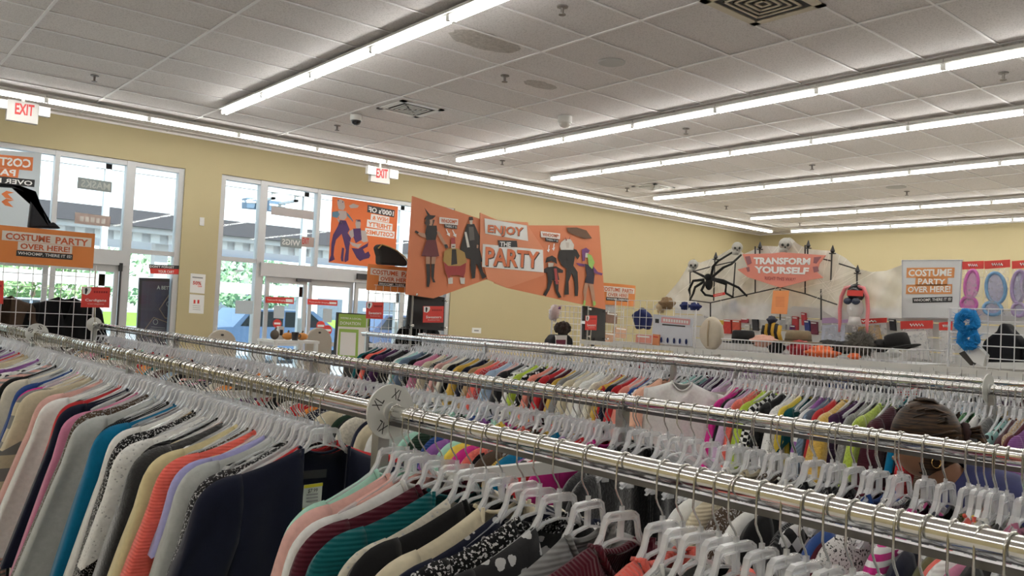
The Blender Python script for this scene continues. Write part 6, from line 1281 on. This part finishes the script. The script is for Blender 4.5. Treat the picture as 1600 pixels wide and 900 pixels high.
# head with face, as a child
q = MB(); q.ball(tuple(hd), (.098, .075, .118), 28, 20, m=mh, f=lambda d: 1-.10*max(0, -d.z)*abs(d.y)+.05*max(0, d.x)*max(0, -d.z)-.03*max(0, d.x)*(1 if -.1 < d.z < .25 else 0))
for s in (-1, 1):
    q.ball(tuple(head_pt(-.005, s*.074, -.012)), (.018, .008, .030), 10, 8, m=mh)
q.ball(tuple(head_pt(.100, 0, -.022)), (.020, .013, .022), 10, 8, m=mh); q.ball(tuple(head_pt(.092, 0, -.062)), (.010, .024, .008), 10, 6, m=mh)
q.build('head', SKN, po, smooth=True, local=False)
for s in (-1, 1):
    q = MB(); q.ball(tuple(head_pt(.084, s*.032, .006)), (.010, .014, .007), 10, 6, m=mh); q.build('eye', M('eye_white', (.5, .48, .45), .3), po, smooth=True); q = MB(); q.ball(tuple(head_pt(.086, s*.032, .028)), (.008, .018, .003), 8, 4, m=mh); q.build('eyebrow', M('brow', (.03, .018, .012), .8), po)
hm, t, n, bs = node_mat('brown_hair'); MATS['brown_hair'] = hm
tc_ = n.new('ShaderNodeTexCoord'); mp = n.new('ShaderNodeMapping'); mp.inputs['Scale'].default_value = (10, 10, 110); nz = n.new('ShaderNodeTexNoise'); nz.inputs['Scale'].default_value = 1.6; nz.inputs['Detail'].default_value = 4
t.links.new(tc_.outputs['Object'], mp.inputs[0]); t.links.new(mp.outputs[0], nz.inputs['Vector']); cr = n.new('ShaderNodeValToRGB'); cr.color_ramp.elements[0].position = .42; cr.color_ramp.elements[0].color = (.014, .008, .005, 1); cr.color_ramp.elements[1].position = .68; cr.color_ramp.elements[1].color = (.085, .042, .018, 1)
t.links.new(nz.outputs[0], cr.inputs[0]); t.links.new(cr.outputs[0], bs.inputs['Base Color']); bs.inputs['Roughness'].default_value = .5; bs.inputs['Specular IOR Level'].default_value = .3
tie = head_pt(-.105, 0, .035)
q = MB(); q.ball(tuple(hd+V((0, 0, .012))), (.112, .088, .124), 30, 20, m=mh, f=lambda d: (1+.012*math.sin(d.z*38+d.y*5)) if d.x < .25 or d.z > .15 else .82)
hair = q.build('hair', hm, po, smooth=True)
q = MB(); rg = random.Random(12)
for i in range(70):                                # strands drawn back over the crown into the tie
    a = rg.uniform(-1.5, 1.5); e = rg.uniform(-.25, 1.35); st = head_pt(.085*math.cos(e)*abs(math.cos(a))+.01, .092*math.sin(a)*math.cos(e), .012+.132*math.sin(e)); mid = (st+tie)/2; dm = (mid-hd); mid = hd+dm.normalized()*max(.118, dm.length)
    q.tube([st, (st*.6+mid*.4)+(st-hd).normalized()*.012, mid, tie], [.003, .0045, .0045, .003], 4)
q.build('hair_strands', hm, hair, smooth=True)
q = MB()
for i in range(46):
    a = rg.uniform(0, 2*PI); r = rg.uniform(0, .020); o1 = lf*math.cos(a)*r+V((0, 0, math.sin(a)*r)); q.tube([tie+o1*.5-fw*.01, tie-fw*.05+o1*1.2+V((0, 0, .005)), tie-fw*(.075+rg.uniform(-.01, .015))+o1*1.5+V((0, 0, -.07)), tie-fw*(.06+rg.uniform(-.02, .02))+o1*1.2+V((0, 0, -.17)), tie-fw*.05+o1*.7+V((0, 0, -.23))], [.005, .006, .006, .0045, .002], 4)
q.build('ponytail', hm, po, smooth=True)
q = MB(); q.tube([tie-fw*.008+lf*math.cos(a)*.026+V((0, 0, math.sin(a)*.026)) for a in [k*PI/8 for k in range(16)]], [.013+.003*math.sin(k*2.4) for k in range(16)], 7, closed=True); q.build('scrunchie', M('maroon_scrunchie', (.035, .014, .014), .9), po, smooth=True)
q = MB(); q.tube([head_pt(-.015, .082, -.055)+fw*math.cos(a)*.013+V((0, 0, math.sin(a)*.016)) for a in [k*PI/8 for k in range(16)]], .0016, 5, closed=True); ear = q.build('hoop_earring', M('gold', (.75, .50, .18), .2, 1), po)
q = MB(); q.tube([head_pt(-.015, -.082, -.055)+fw*math.cos(a)*.013+V((0, 0, math.sin(a)*.016)) for a in [k*PI/8 for k in range(16)]], .0016, 5, closed=True); q.build('hoop_earring', M('gold', (.75, .50, .18), .2, 1), po)
# clothes: dark blue top with a pale patterned yoke, dark trousers
q = MB(); rings = [(B(-.07, 0, hz-.115), .072, .078), (B(-.115, 0, hz-.15), .105, .165), (B(-.20, 0, hz-.195), .135, .20), (B(-.27, 0, (hz-.195+.985)/2), .135, .185), (B(-.34, 0, .98), .132, .17), (B(-.42, 0, .88), .142, .17), (B(-.46, 0, .79), .15, .18)]
n_ = 24; vs = []
for i, (c, rf, rl) in enumerate(rings):
    dd = (rings[min(i+1, len(rings)-1)][0]-rings[max(i-1, 0)][0]).normalized(); n2 = lf.cross(dd).normalized()
    for k in range(n_): a = 2*PI*k/n_; vs.append(c+n2*rf*math.cos(a)+lf*rl*math.sin(a))
q.add(vs, [(i*n_+k, i*n_+(k+1) % n_, (i+1)*n_+(k+1) % n_, (i+1)*n_+k) for i in range(len(rings)-1) for k in range(n_)])
for s in (-1, 1): q.tube([B(-.17, s*.13, hz-.20), B(-.15, s*.19, hz-.235), B(-.03, s*.215, hz-.43), B(.06, s*.185, hz-.43)], [.075, .078, .062, .056], 14, cap=False)
q.build('top', M('blue_top', (.02, .025, .10), .85, var=.5, scale=16), po, smooth=True)
q = MB()
for s in (-1, 1): q.tube([B(-.42, s*.10, .90), B(-.42, s*.105, .78), B(-.375, s*.105, .47), B(-.42, s*.105, .10)], [.125, .12, .085, .075], 14, cap=False)
q.build('trousers', M('dark_trousers', (.02, .02, .025), .9), po, smooth=True)
for s in (-1, 1):
    q = MB(); q.ball(tuple(B(-.33, s*.11, .035)), (.13, .045, .038), 14, 8, m=mh); q.build('shoe', M('shoe_dark', (.03, .028, .027), .5), po, smooth=True)

# ---- tags on two of the near cardigans
bpy.context.view_layer.update()
def stuck(parent, name, quad, y, mat, lift=0):
    b = MB(); b.add([onY(u, v, y)+V((0, -lift, 0)) for u, v in quad], [(0, 1, 2, 3)]); me = b.mesh(name); me.materials.append(mat); o = bpy.data.objects.new(name, me); COL.objects.link(o); o.parent = parent; o.matrix_parent_inverse = parent.matrix_world.inverted(); return o
def stuck_text(parent, txt, quad, y, mat, lift):
    o = letters(txt, [onY(u, v, y) for u, v in quad], mat, None, lift=(0, -lift, 0), bold=.01); o.parent = parent; o.matrix_parent_inverse = parent.matrix_world.inverted()
TAGW = M('tag_paper', (.62, .64, .60), .6, var=.02); TAGY = M('tag_yellow', (.62, .55, .03), .6)
yt_ = NAVY.location.y-.004
pt = stuck(NAVY, 'price_tag', [(475, 758), (504, 754), (501, 796), (471, 800)], yt_, TAGW)
stuck(NAVY, 'tag_edge', [(475, 758), (504, 754), (503.7, 759), (474.5, 763)], yt_, TAGY, .002); stuck(NAVY, 'tag_edge', [(471.5, 794), (502, 790), (501, 796), (471, 800)], yt_, TAGY, .002)
stuck_text(NAVY, '$7.99', [(481, 764), (496, 762), (495, 769), (480, 771)], yt_, DARK, .003); [stuck(NAVY, 'printed_line', [(478, 772+k*5), (496, 770+k*5), (495.8, 772.6+k*5), (477.8, 774.6+k*5)], yt_, M('grey_print', (.3, .3, .3)), .003) for k in range(3)]
stuck(NAVY, 'brand_label', [(474, 736), (511, 733), (510, 746), (473, 749)], yt_, M('label_black', (.012, .012, .013), .6), -.001)
yb2 = BLUSH.location.y-.024
stuck(BLUSH, 'brand_label', [(603, 797), (649, 790), (646, 796), (604, 809)], yb2, M('label_black', (.012, .012, .013)))
for o in list(GARM.values()):
    for q in list(o.children): bpy.data.objects.remove(q)
    bpy.data.objects.remove(o)
